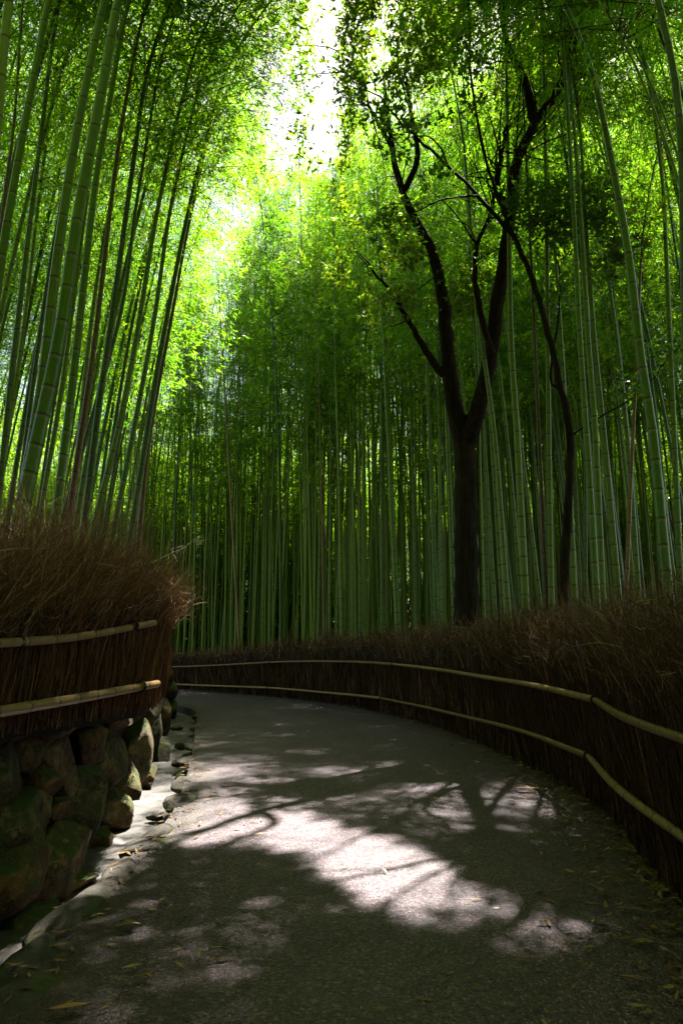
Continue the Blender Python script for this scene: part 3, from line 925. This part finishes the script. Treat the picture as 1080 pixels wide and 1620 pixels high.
# points bottom -> top in the photograph, depth, diameter, material, label, total height, bend xy, crown start
PROM = [
    # left stand
    ([(50, 740), (95, 530), (122, 350), (160, 150), (187, 0)], 5.8, .140, 'culm', "thick pale green bamboo with clear rings, right one of the big leaning pair", 14.5, (.02, .0)),
    ([(42, 760), (70, 590), (88, 430), (120, 220), (165, 0)], 6.15, .125, 'culm', "thick green bamboo close behind the biggest ringed one, left of the pair", 14.5, (.02, .0)),
    ([(-42, 760), (0, 430), (30, 250), (55, 115), (77, 0)], 6.0, .105, 'culm', "green bamboo with leaning stem crossing behind the reddish stem at the picture edge", 14, (.02, .0)),
    ([(-30, 500), (0, 150), (15, 0)], 4.6, .10, 'culm', "bluish green bamboo cut by the left picture edge near the top corner", 13, (.02, 0)),
    ([(-18, 620), (3, 350), (22, 200), (37, 0)], 7.0, .055, 'culm_brown', "thin reddish brown dead bamboo stem near the left picture edge", 13, (.02, 0)),
    ([(8, 700), (25, 540), (65, 215), (86, 50)], 7.4, .085, 'culm_dark', "dark bamboo with slim stem left of the big ringed pair", 14, (.02, 0)),
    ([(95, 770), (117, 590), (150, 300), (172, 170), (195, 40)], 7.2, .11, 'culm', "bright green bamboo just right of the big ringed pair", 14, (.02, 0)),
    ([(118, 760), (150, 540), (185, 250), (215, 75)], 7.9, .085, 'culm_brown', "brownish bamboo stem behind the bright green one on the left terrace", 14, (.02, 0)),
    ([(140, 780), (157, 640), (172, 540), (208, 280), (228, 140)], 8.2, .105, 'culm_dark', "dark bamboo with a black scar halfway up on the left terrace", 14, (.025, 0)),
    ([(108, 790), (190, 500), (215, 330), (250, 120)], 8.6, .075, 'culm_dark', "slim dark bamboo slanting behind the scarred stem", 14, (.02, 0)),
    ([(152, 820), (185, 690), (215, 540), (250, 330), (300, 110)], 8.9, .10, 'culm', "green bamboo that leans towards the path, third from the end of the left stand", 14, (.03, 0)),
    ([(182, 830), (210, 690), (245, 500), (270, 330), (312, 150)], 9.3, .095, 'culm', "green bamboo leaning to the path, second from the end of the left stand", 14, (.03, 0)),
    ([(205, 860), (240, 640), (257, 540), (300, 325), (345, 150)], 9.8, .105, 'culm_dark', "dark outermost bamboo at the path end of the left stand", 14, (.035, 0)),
    ([(220, 850), (237, 690), (272, 500), (300, 350), (330, 220)], 11.2, .09, 'culm_brown', "brown shaded bamboo right behind the outermost stem of the left stand", 14, (.03, .0)),
    ([(-5, 800), (35, 540), (60, 330), (88, 120)], 9.0, .08, 'culm', "slender bamboo in the gap between dark stems at the far left", 14, (.02, 0)),
    ([(70, 780), (100, 600), (140, 300), (175, 60)], 8.8, .08, 'culm', "slender bamboo partly hidden by the big ringed pair", 14, (.02, 0)),
    # right side
    ([(1082, 420), (1078, 250), (1066, 120), (1040, 0)], 4.4, .085, 'culm_dark', "dark thick bamboo at the upper right picture edge", 11, (-.01, .02)),
    ([(1110, 400), (1080, 310), (1040, 190), (1000, 95)], 5.6, .05, 'culm', "thin bamboo arching in from the right edge below the thick dark stem", 9.5, (-.03, .02)),
    ([(1128, 420), (1088, 300), (1052, 190), (1018, 110)], 5.9, .05, 'culm', "second thin arching bamboo running beside the first at the right edge", 9.5, (-.03, .02)),
    ([(1050, 880), (1032, 690), (1012, 560), (990, 380), (945, 150)], 7.0, .125, 'culm', "stout green bamboo tilted left, largest stem on the right side", 13.5, (-.03, .01)),
    ([(942, 930), (932, 760), (917, 540), (905, 300), (890, 75)], 8.2, .095, 'culm', "ringed bright green bamboo, left of a close pair right of the slender crooked tree", 14, (-.01, .01)),
    ([(952, 940), (941, 690), (930, 540), (915, 300), (902, 140)], 8.5, .10, 'culm', "bright green bamboo, right of the close pair beside the slender crooked tree", 14, (-.01, .01)),
    ([(872, 980), (868, 760), (866, 540), (863, 300), (860, 140)], 8.0, .085, 'culm', "upright bamboo just left of the slender crooked tree", 14, (.0, .01)),
    ([(830, 940), (818, 700), (808, 540), (805, 380), (802, 190)], 9.0, .12, 'culm', "broad bamboo between the forked tree and the slender crooked tree", 14, (.0, .01)),
    ([(763, 950), (758, 760), (755, 600), (742, 380), (732, 210)], 10.6, .095, 'culm', "bamboo crossing in front of the right limb of the forked tree", 14, (-.01, .01)),
    ([(718, 970), (708, 700), (703, 560), (697, 380), (692, 220)], 10.4, .095, 'culm', "upright bamboo in front of the left side of the dark forked trunk", 14, (-.01, .01)),
    ([(803, 965), (783, 700), (762, 540), (748, 400), (735, 250)], 10.0, .10, 'culm', "bamboo tilted left just right of the dark forked trunk", 14, (-.01, .01)),
    ([(628, 970), (618, 760), (608, 560), (602, 420)], 13.5, .15, 'culm', "wide bluish green bamboo well left of the forked tree", 15, (.0, .01)),
    ([(990, 930), (998, 740), (1007, 560), (1014, 400)], 8.8, .07, 'culm_dry', "dry tan bamboo leaning the other way among green stems on the right", 9.5, (.02, .0)),
    ([(976, 920), (958, 720), (940, 540), (928, 380), (918, 220)], 9.2, .095, 'culm', "green bamboo between the close pair and the dry tan stem", 14, (-.01, .01)),
    ([(862, 930), (854, 740), (846, 560), (840, 420)], 9.6, .075, 'culm_brown', "dark brown bare stem left of the slender crooked tree", 12.5, (.0, .01)),
    ([(1074, 900), (1066, 700), (1058, 520), (1050, 330)], 8.6, .09, 'culm', "green bamboo near the right picture edge beyond the stout tilted one", 13.5, (-.01, .01)),
    ([(377, 990), (366, 800), (352, 560), (346, 450)], 23.5, .12, 'culm_dry', "thin brownish bamboo among the far green stems left of centre", 15, (.0, .0)),
    ([(540, 985), (536, 760), (530, 540), (528, 420)], 19.5, .13, 'culm', "tall green bamboo near picture centre beyond the fence", 16, (.0, .0)),
    ([(512, 985), (509, 800), (505, 620)], 20.0, .085, 'culm_dry', "thin dry yellowish bamboo left of the tall one near picture centre", 14, (.0, .0)),
    ([(690, 975), (684, 800), (676, 600), (670, 430)], 12.6, .10, 'culm', "bamboo standing alone left of the dark forked trunk behind the fence", 14.5, (.0, .01)),
]
taken = []
for pts, Yd, dia, mat, label, tot, bend in PROM:
    left = pts[0][0] < 300 and Yd < 16
    base = 1.08 if left else .05
    if not left:
        for _ in range(60):
            b0 = at_y(*pts[0], Yd)[:2]
            if side_of(b0, FENCE) > .55: break
            Yd *= 1.02; dia *= 1.02
    bend = (bend[0] * (3.6 if left else 3.0), bend[1])
    P = [at_y(x, y, Yd) for x, y in pts]
    line = extend(P, base, tot - base, bend)
    taken.append(line[0][:2])
    dead = mat in ('culm_dry', 'culm_brown')
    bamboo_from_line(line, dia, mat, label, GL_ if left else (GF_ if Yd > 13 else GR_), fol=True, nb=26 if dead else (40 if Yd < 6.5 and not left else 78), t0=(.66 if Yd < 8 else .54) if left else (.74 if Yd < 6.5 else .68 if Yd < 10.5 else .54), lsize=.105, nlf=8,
                     blen=.9 if dead else 1.5, bias=(.25, .05, 0) if left else ((-.12, 0, 0) if Yd < 13 else None))

def sample(n, x0, x1, y0, y1, ok, dmin):
    out, tries = [], 0
    while len(out) < n and tries < 60000:
        tries += 1
        p = np.array([rng.uniform(x0, x1), rng.uniform(y0, y1)])
        if not ok(p): continue
        if any(((p - q) ** 2).sum() < dmin * dmin for q in taken): continue
        taken.append(p); out.append(p)
    return out

def in_view(p, m=1.08):
    return abs(p[0]) < p[1] * .60 * m + .8

# shared far variants
VAR = []
for v in range(7):
    H = rng.uniform(17, 21)
    z = np.linspace(0, 1, 40)
    a = rng.uniform(0, 6.28); k_ = rng.uniform(.6, 1.8)
    line = np.c_[np.cos(a) * k_ * z ** 3, np.sin(a) * k_ * z ** 3, H * z]
    cm = culm_mesh("culm", line, .055, .008, 8, M['culm'], fine=False)
    fm = foliage_mesh("foliage", line, .47, .995, 105, 1.35, 15, 7, .135, rng)
    cd = cm.copy(); cd.materials[0] = M['culm_dark']
    VAR.append((cm, fm, cd))

far_pts = sample(128, -13, 13, 17, 30, lambda p: in_view(p) and side_of(p, FENCE) > .55 and ((p - GL[:, :2]) ** 2).sum(1).min() > 1.6, .58)
print("far", len(far_pts))
proto = None
for q, p in enumerate(far_pts):
    v = VAR[q % len(VAR)]; s = rng.uniform(.85, 1.15)
    if proto is None:
        r = thing("bamboo", (0, 0, 0), "green bamboo in the dense far stand where the path bends out of sight", "bamboo", GF_)
        cu = link("culm", v[0], r); fo = link("foliage", v[1], r)
        proto = (r, cu, fo)
    else:
        r = proto[0].copy(); COL.objects.link(r)
        cu = proto[1].copy(); COL.objects.link(cu); cu.parent = r
        fo = proto[2].copy(); COL.objects.link(fo); fo.parent = r
        cu.data = v[0] if rng.random() < .75 else v[2]; fo.data = v[1]
    r.location = (*p, .08)
    r.rotation_euler = (rng.normal(0, .018), rng.normal(0, .02), rng.uniform(0, 6.28))
    s *= .91 if p[0] < -.5 else 1
    if p[1] < 23.5 and p[0] > -7 and p[0] < 5:
        zz = np.linspace(0, 1, 40); hh = rng.uniform(16, 20) * s
        ln = np.c_[rng.normal(0, .5) * zz ** 3, rng.normal(0, .5) * zz ** 3, hh * zz]
        fo.data = foliage_mesh("foliage", ln, .47, .995, 100, 1.35, 15, 7, .13, rng, masked=np.array([*p, .08]))
        cu.data = culm_mesh("culm", ln, .055 * s, .008, 8, M['culm' if rng.random() < .75 else 'culm_dark'], fine=False)
        r.location = (*p, .08)
        continue
    r.scale = (s, s, s)

right_pts = sample(72, 2.2, 13, 6.5, 22, lambda p: in_view(p) and side_of(p, FENCE) > .7, .62)
print("right", len(right_pts))
for q, p in enumerate(right_pts):
    H = rng.uniform(13, 16.5); z = np.linspace(0, 1, 46)
    a = rng.uniform(0, 6.28); kx, ky = rng.normal(-.25, .5), rng.normal(0, .4)
    nv = NRM[((FENCE - p) ** 2).sum(1).argmin()] * rng.uniform(.4, 1.9)
    line = np.c_[p[0] + kx * z + (np.cos(a) * .7 - nv[0]) * z ** 3, p[1] + ky * z + (np.sin(a) * .7 - nv[1]) * z ** 3, .05 + H * z]
    bamboo_from_line(line, rng.uniform(.075, .115), 'culm' if rng.random() < .75 else 'culm_dark', "green bamboo standing among its like behind the right fence", GR_, nb=48, blen=1.35, ncl=13, nlf=7, lsize=.115, sides=8, fine=False, t0=rng.uniform(.55, .66) if p[1] < 13 else rng.uniform(.42, .55))

def left_ok(p):
    k_ = ((FOOT - p) ** 2).sum(1).argmin()
    return in_view(p) and float(((p - FOOT[k_]) * FN[k_]).sum()) > 1.3 and p[1] > 7.0
left_pts = sample(56, -13, -2.6, 7.0, 18, left_ok, .6)
print("left", len(left_pts))
for q, p in enumerate(left_pts):
    H = rng.uniform(12.5, 15.5); z = np.linspace(0, 1, 46)
    kx, ky = rng.normal(.7, .35), rng.normal(0, .3)
    line = np.c_[p[0] + kx * z + 1.5 * z ** 3, p[1] + ky * z, 1.05 + H * z]
    bamboo_from_line(line, rng.uniform(.07, .11), 'culm' if rng.random() < .6 else 'culm_dark', "slim bamboo among its like further back on the left terrace", GL_, nb=50, blen=1.4, ncl=13, nlf=7, lsize=.115, sides=8, fine=False, t0=rng.uniform(.38, .5), bias=(.15, 0, 0))

# ------------------------------------------------------------------ far thicket as one mass, with unseen stems added for shade
tones, mis = [], []
th_pts = []
while len(th_pts) < 780:
    p = np.array([rng.uniform(-36, 36), rng.uniform(12, 50)])
    if abs(p[0]) > p[1] * .72 + 1 or math.hypot(*p) > 39: continue
    if p[0] < -4 and p[1] < 20:
        if p[0] > -12.5 : continue
    elif p[1] < 22:
        if side_of(p, FENCE) < 5 or p[0] < 11: continue
    elif side_of(p, FENCE) < 1 or (p[1] < 27 and p[0] > -13): continue
    th_pts.append(p)
while len(th_pts) < 1040:  # unseen stems behind the camera, added to keep sky light off the path
    p = np.array([rng.uniform(-16, 16), rng.uniform(-20, -.8)])
    if -2.9 < p[0] < 3.0 and p[1] > -9: continue
    th_pts.append(p)
while len(th_pts) < 1340:
    p = np.array([rng.uniform(-9, 11), rng.uniform(20, 31)])
    if side_of(p, FENCE) < .8 or ((p - GL[:, :2]) ** 2).sum(1).min() < 2.4: continue
    th_pts.append(p)
while len(th_pts) < 1500:  # out-of-frame stems beside the camera, added to close off the sky overhead
    p = np.array([rng.uniform(-11, 11), rng.uniform(-.8, 7)])
    if abs(p[0]) < .66 * p[1] + 2.9: continue
    th_pts.append(p)
VC, QC, off = [], [], 0
for p in th_pts:
    H = rng.uniform(15.5, 20) if p[1] < 8 or math.hypot(*p) < 31 else rng.uniform(8.5, 13.5); z = np.linspace(0, 1, 12); a = rng.uniform(0, 6.28)
    line = np.c_[p[0] + rng.normal(0, .3) * z + np.cos(a) * z ** 3, p[1] + np.sin(a) * z ** 3, H * z]
    r = rng.uniform(.045, .065)
    v, q = tube(line, r * (1 - .85 * z), 5, False); VC.append(v); QC.append(q + off); off += len(v)
nq = sum(len(q) for q in QC)
tones.append(np.full(nq, .5)); mis.append(np.ones(nq, int))
for p in th_pts:
    H = rng.uniform(15.5, 20) if p[1] < 8 or math.hypot(*p) < 31 else rng.uniform(8.5, 13.5); z = np.linspace(0, 1, 12)
    line = np.c_[np.full(12, p[0]), np.full(12, p[1]), H * z]
    low = p[1] > 8 and math.hypot(*p) > 31
    if 0 < p[1] < 31.01 and abs(p[0]) < 11.01 and rng.random() < .75: continue
    near_ = p[1] < 7.01
    if near_: line[:, 0] -= np.sign(p[0]) * max(0, 6 - abs(p[0])) * 1.15 * z ** 2  # the added unseen stems arch over the path to shade it
    v, q, t_, m_ = foliage(line, .05 if low else .36, .99, 120 if near_ else 46 if low else 34, 1.6, 9, 7 if not near_ else 5, .19 if low else .22 if near_ else .16, rng, twigs=False, width=.11, masked=np.zeros(3) if near_ else None)
    VC.append(v); QC.append(q + off); off += len(v); tones.append(t_); mis.append(m_)
me = mesh("bamboo_thicket", np.vstack(VC), np.vstack(QC), [M['bamboo_leaf'], M['culm']], attrs={"tone": np.concatenate(tones)}, mat_idx=np.concatenate(mis), smooth=False)
link("bamboo_thicket", me, label="mass of distant bamboo stems and leaves filling the grove behind, with unseen stems added around the camera for shade", cat="bamboo thicket", kind="stuff")

# ------------------------------------------------------------------ broadleaf trees
def limb(pxs, Y0, Y1, w0, w1, n=28, wig=.012):
    k_ = len(pxs)
    P = np.array([at_y(x, y, Y0 + (Y1 - Y0) * i / (k_ - 1)) for i, (x, y) in enumerate(pxs)])
    L = catmull(P, n)
    L = L + rng.normal(0, wig, L.shape) * np.linspace(.3, 1, n)[:, None]
    r = np.linspace(w0, w1, n) / 2 * (1 + rng.normal(0, .035, n))
    return L, r

def tree_mesh(name, limbs, org, mat, sides=14, rough=.06):
    parts = []
    for L, r in limbs:
        v, q = tube(L - org, r, sides, False)
        c = np.repeat(L - org, sides, 0); dv = v - c
        nz = np.sin(v[:, 2] * 9 + np.arctan2(dv[:, 1], dv[:, 0]) * 5) * .5 + np.sin(v[:, 2] * 23 + v[:, 0] * 31) * .3 + rng.normal(0, .35, len(v))
        v = c + dv * (1 + rough * nz)[:, None]
        parts.append((v, q))
    V, Q = join(parts)
    return mesh(name, V, Q, mat)

def leaf_clumps(cl, per, lsize, rr, flat=.45, nl=6, width=.20):
    C = []
    for (P, rad, dens) in cl:
        n_ = int(per * dens)
        d = unit(rr.normal(0, 1, (n_, 3))) * (rr.random((n_, 1)) ** .45) * rad
        d[:, 2] *= flat
        C.append(P + d)
    C = np.vstack(C); C = C[thin(C, rr)]
    n_ = len(C)
    tw = unit(rr.normal(0, 1, (n_, 3)) * [1, 1, .4] + [0, 0, .1])
    LP = np.repeat(C, nl, 0) + rr.normal(0, lsize * .25, (n_ * nl, 3))
    LD = unit(np.repeat(tw, nl, 0) + rr.normal(0, .65, (n_ * nl, 3)))
    LN2 = unit(rr.normal(0, .55, (n_ * nl, 3)) + [0, 0, 1.0])
    ll = lsize * rr.uniform(.6, 1.2, n_ * nl)
    V, Q = leaf_quads(LP, LD, LN2, ll, ll * width)
    tone = np.clip(np.repeat(rr.normal(.4, .2, n_), nl) + rr.normal(0, .2, n_ * nl), 0, .96)
    return V, Q, tone

YT = 12.4
big = [limb([(738, 990), (737, 900), (737, 800), (735, 720), (733, 660)], YT, YT, .45, .39),
       limb([(733, 700), (715, 625), (706, 540), (700, 470), (684, 400), (655, 345), (632, 290), (620, 235), (612, 170), (604, 110)], YT, YT - 1.2, .36, .035, 40),
       limb([(738, 705), (758, 640), (776, 560), (786, 480), (798, 400), (808, 330), (816, 260), (845, 195), (884, 140), (905, 60)], YT, YT - 4.0, .33, .10, 40),
       limb([(712, 600), (690, 580), (660, 532), (630, 480), (600, 440), (570, 400)], YT - .1, YT - 1.0, .17, .02),
       limb([(806, 345), (786, 300), (790, 260), (800, 200)], YT - 2.2, YT - 2.6, .15, .05),
       limb([(778, 560), (756, 480), (752, 400), (778, 325), (784, 250)], YT - 1.2, YT - 2.0, .13, .04),
       limb([(640, 300), (660, 250), (650, 180), (640, 110)], YT - .8, YT - 1.2, .13, .04),
       limb([(845, 195), (830, 130), (800, 60), (790, -30)], YT - 3.2, YT - 3.8, .15, .05),
       limb([(620, 235), (580, 160), (555, 100)], YT - .9, YT - 1.4, .09, .03)]
for q in range(70):
    L, r = big[1 + rng.integers(0, 8)]
    k = int(rng.uniform(.45, 1) * (len(L) - 1))
    dr = unit(unit(L[min(k + 1, len(L) - 1)] - L[k - 1]) * .5 + rng.normal(0, .7, 3) + [0, 0, .35])
    ln_ = rng.uniform(.5, 1.5); m_ = L[k] + dr * ln_ * .5 + rng.normal(0, .08, 3)
    big.append((catmull(np.array([L[k], m_, L[k] + dr * ln_ + rng.normal(0, .15, 3)]), 12), np.linspace(.016, .004, 12)))
torg = big[0][0][0].copy(); torg[2] = 0
tree = thing("oak_tree", torg, "large dark forked tree rising from behind the right fence", "tree")
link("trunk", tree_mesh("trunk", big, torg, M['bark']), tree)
cl = []
for (x, y, Yd, r_, dn) in [
    (545, 60, 10.6, 1.0, .6), (520, 140, 10.2, .8, .45), (560, 150, 11, 1.0, .6), (600, 60, 11, 1.2, .8), (640, 130, 11.5, 1.2, 1.2), (690, 60, 11.5, 1.3, 1.4), (700, 160, 11.8, 1.2, 1.2),
    (760, 40, 11.2, 1.3, 1.5), (760, 130, 11.6, 1.1, 1.0), (820, 60, 11, 1.3, 1.5), (880, 60, 11, 1.2, 1.2), (860, 150, 11.6, 1.0, .8), (600, 230, 11.4, 1.0, .6), (560, 260, 11, .8, .45),
    (530, 330, 11.2, .8, .6), (600, 330, 11.5, .8, .7), (640, 400, 12.3, .7, .5), (570, 420, 11.3, .7, .6), (520, 410, 11.5, .6, .4), (610, 480, 11.6, .7, .5), (760, 440, 12.6, .6, .4), (730, 480, 12.6, .7, .5),
    (930, 30, 11, 1.2, 1.0), (650, -40, 10.5, 1.4, 1.5), (760, -60, 10, 1.5, 1.6), (560, -40, 9.8, 1.2, 1.0), (870, -60, 10, 1.5, 1.6), (700, -180, 9.4, 1.6, 1.8), (820, -200, 9.2, 1.6, 1.8), (600, -200, 9.2, 1.5, 1.6), (930, -160, 9.6, 1.6, 1.6), (505, 50, 10.4, .8, .45), (515, 215, 10.6, .7, .4), (505, 260, 11, .6, .3),
    (420, -130, 9, 1.4, 1.5), (330, -170, 8.6, 1.4, 1.5), (520, -260, 8.4, 1.5, 1.8), (400, -300, 8, 1.5, 1.8), (660, -330, 8, 1.6, 1.8), (820, -360, 8, 1.6, 1.8), (980, -330, 8.2, 1.6, 1.6), (280, -330, 7.6, 1.4, 1.5),
    (540, -420, 7.4, 1.6, 1.8), (700, -450, 7.2, 1.6, 1.8), (400, -440, 7.2, 1.5, 1.6), (880, -470, 7.2, 1.6, 1.6), (1000, -120, 9.8, 1.5, 1.4), (200, -400, 7, 1.4, 1.6), (150, -250, 8, 1.4, 1.4), (540, -560, 6.4, 1.6, 2), (760, -620, 6, 1.6, 2), (360, -600, 6, 1.6, 2), (960, -640, 6, 1.6, 2), (1100, -450, 7, 1.6, 2), (560, -800, 5, 1.6, 2), (800, -850, 4.6, 1.6, 2), (300, -800, 5, 1.6, 2), (480, -150, 9.3, 1.3, 1.4), (600, -120, 9.5, 1.4, 1.5)]:
    cl.append((at_y(x, y, Yd), r_, dn))
V, Q, tone = leaf_clumps([(P_, r_, d_ * (2.4 if project(P_)[1] < -90 else 1)) for P_, r_, d_ in cl], 300, .12, rng)  # clumps above the frame are added, and packed denser, to shade the path
print('oak leaves', len(Q))
link("crown", mesh("crown", V - torg, Q, M['oak_leaf'], attrs={"tone": tone}, smooth=False), tree)

YS = 9.2
small = [limb([(890, 965), (893, 880), (898, 800), (901, 690), (886, 615), (870, 540), (842, 445), (815, 378)], YS, YS, .13, .075, 40, .008),
         limb([(815, 378), (755, 310), (710, 265), (640, 200), (595, 150), (560, 140)], YS, YS - .6, .07, .018, 30, .01),
         limb([(815, 378), (800, 345), (770, 260), (748, 150), (742, 40), (735, -60)], YS, YS - .3, .06, .02, 30, .01),
         limb([(710, 265), (690, 225), (660, 215), (630, 225)], YS - .3, YS - .8, .03, .01, 14, .01),
         limb([(755, 310), (700, 315), (650, 340), (600, 365)], YS - .2, YS - .7, .032, .01, 18, .012),
         limb([(886, 615), (870, 600), (880, 520), (885, 440), (870, 380)], YS, YS + .3, .045, .012, 18, .01),
         limb([(901, 690), (945, 662), (1010, 622), (1050, 575), (1075, 545)], YS, YS - .6, .035, .012, 20, .01)]
sorg = small[0][0][0].copy(); sorg[2] = 0
stree = thing("slender_tree", sorg, "slender crooked dark tree with long thin branches right of the forked tree", "tree")
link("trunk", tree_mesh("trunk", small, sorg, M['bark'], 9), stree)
cl = []
for (x, y, Yd, r_, dn) in [(840, 320, 9, .55, .9), (890, 335, 9, .6, 1), (930, 310, 9.2, .5, .8), (960, 350, 9.1, .4, .6), (870, 370, 9.2, .5, .7), (985, 400, 8.8, .35, .5), (960, 430, 9.2, .35, .4), (640, 210, 8.7, .45, .4), (590, 160, 8.6, .5, .5),
                           (745, 90, 8.9, .5, .5), (745, 180, 9, .45, .4), (700, 290, 8.8, .4, .3), (620, 350, 8.6, .45, .4), (880, 470, 9.4, .4, .4), (990, 620, 8.8, .3, .2), (1060, 560, 8.7, .35, .25)]:
    cl.append((at_y(x, y, Yd), r_, dn))
V, Q, tone = leaf_clumps(cl, 120, .11, rng, .75)
link("crown", mesh("crown", V - sorg, Q, M['oak_leaf'], attrs={"tone": tone}, smooth=False), stree)

# ------------------------------------------------------------------ bleached twig stuck in the left brush
tw = [limb([(240, 890), (253, 884), (274, 874), (292, 866), (300, 858), (321, 846)], 5.5, 5.3, .007, .003, 18, .002),
      limb([(274, 874), (273, 868), (290, 864)], 5.45, 5.42, .005, .003, 8, .001), limb([(279, 876), (289, 866), (294, 866), (290, 876)], 5.42, 5.4, .005, .003, 8, .001),
      limb([(298, 862), (304, 858), (328, 853)], 5.4, 5.3, .004, .002, 8, .001)]
o0 = tw[0][0][0].copy()
tt = thing("dead_twig", o0, "bleached bent twig with a feathery tip sticking out of the left brush", "twig")
link("stem", tree_mesh("stem", tw, o0, M['pale_twig'], 5, 0), tt)
P = np.array([at_y(312, 858, 5.32)] * 60) + rng.normal(0, .012, (60, 3))
V, Q = leaf_quads(P, unit(rng.normal(0, .5, (60, 3)) + [1, 0, .1]), unit(rng.normal(0, 1, (60, 3)) + [0, -1, 0]), rng.uniform(.02, .06, 60), np.full(60, .0025))
link("tuft", mesh("tuft", V - o0, Q, M['pale_twig'], smooth=False), tt)

# ------------------------------------------------------------------ leaf litter and single fallen leaves
n = 5200
u = fence_u(n, rng); C = on_line(FENCE, u); Nn = unit(on_line(NRM, u))
C = C - Nn * np.abs(rng.exponential(.24, n))[:, None] + Nn * .05
n2 = 700
u2 = rng.uniform(.1, .7, n2); C2 = on_line(EDGE, u2) + np.c_[np.abs(rng.exponential(.18, n2)) - .05, np.zeros(n2)]
n3 = 420
u3 = rng.uniform(.1, .8, n3); w3 = rng.random(n3)[:, None]; C3 = on_line(EDGE, u3) * (1 - w3) + on_line(FENCE, u3) * w3
C = np.vstack([C, C2, C3]); n = len(C)
a = rng.uniform(0, 6.28, n)
D = unit(np.c_[np.cos(a), np.sin(a), rng.normal(0.05, .12, n)])
ll = rng.uniform(.035, .10, n)
V, Q = leaf_quads(np.c_[C, np.full(n, .026) + rng.uniform(0, .015, n)], D, unit(rng.normal(0, .22, (n, 3)) + [0, 0, 1]), ll, ll * rng.uniform(.07, .16, n))
link("leaf_litter", mesh("leaf_litter", V, Q, M['dry_leaf'], attrs={"tone": rng.random(n)}, smooth=False), label="dry leaf litter strewn along both edges of the path", cat="leaf litter", kind="stuff")

def fallen(px, py, length, ang, label, w=.12, group="dry leaves lying on the path"):
    P = at_z(px, py, .035)
    t = np.linspace(0, 1, 9); half = np.sin(np.clip(t * 1.02, 0, 1) * math.pi) ** .7 * length * w
    zc = .012 * np.sin(t * math.pi) * rng.uniform(.3, 1.2)
    Vt = np.concatenate([np.c_[t * length, half, zc + .006], np.c_[t * length, np.zeros(9), zc], np.c_[t * length, -half, zc + .008]])
    q = np.arange(8)
    Qt = np.vstack([np.stack([q, q + 1, q + 10, q + 9], -1), np.stack([q + 9, q + 10, q + 19, q + 18], -1)])
    o = link("fallen_leaf", mesh("fallen_leaf", Vt, Qt, M['dry_leaf'], attrs={"tone": np.full(16, rng.uniform(.4, 1))}), None, P, label, "leaf", group)
    o.rotation_euler = (0, 0, ang)
for (x, y, l_, a_, lb) in [
    (310, 1518, .085, 1.4, "short pale dry leaf lying alone in the dark near part of the path"),
    (270, 1510, .08, .6, "curled dry leaf beside the short pale one on the near path"),
    (180, 1470, .15, .35, "long dry leaf crossing another near the gutter side of the path"),
    (190, 1458, .12, -.5, "thin dry leaf under the long crossed one near the gutter"),
    (75, 1600, .17, .3, "long straw leaf in the bottom corner of the path by the gutter"),
    (240, 1550, .09, 2.2, "small brown leaf in the dark path between the crossed leaves and the bottom edge"),
    (330, 1504, .08, .2, "narrow leaf right of the short pale one on the near path"),
    (140, 1455, .09, .6, "pale leaf on the mossy kerb slab"),
    (975, 1545, .11, -.5, "thin straw leaf near the lower right corner of the path"),
    (925, 1432, .09, -.3, "dry leaf in shade near the right fence below the sheath"),
    (890, 1503, .07, 1.5, "small bright leaf at the rim of the right pool of sunlight"),
    (845, 1345, .10, .1, "greenish leaf lying alone on the shaded right half of the path")]:
    fallen(x, y, l_, a_, lb)
P = at_z(808, 1245, .03); 
fallen(806, 1247, .42, -.25, "long dry tan bamboo sheath lying at the foot of the right fence", .09, None)
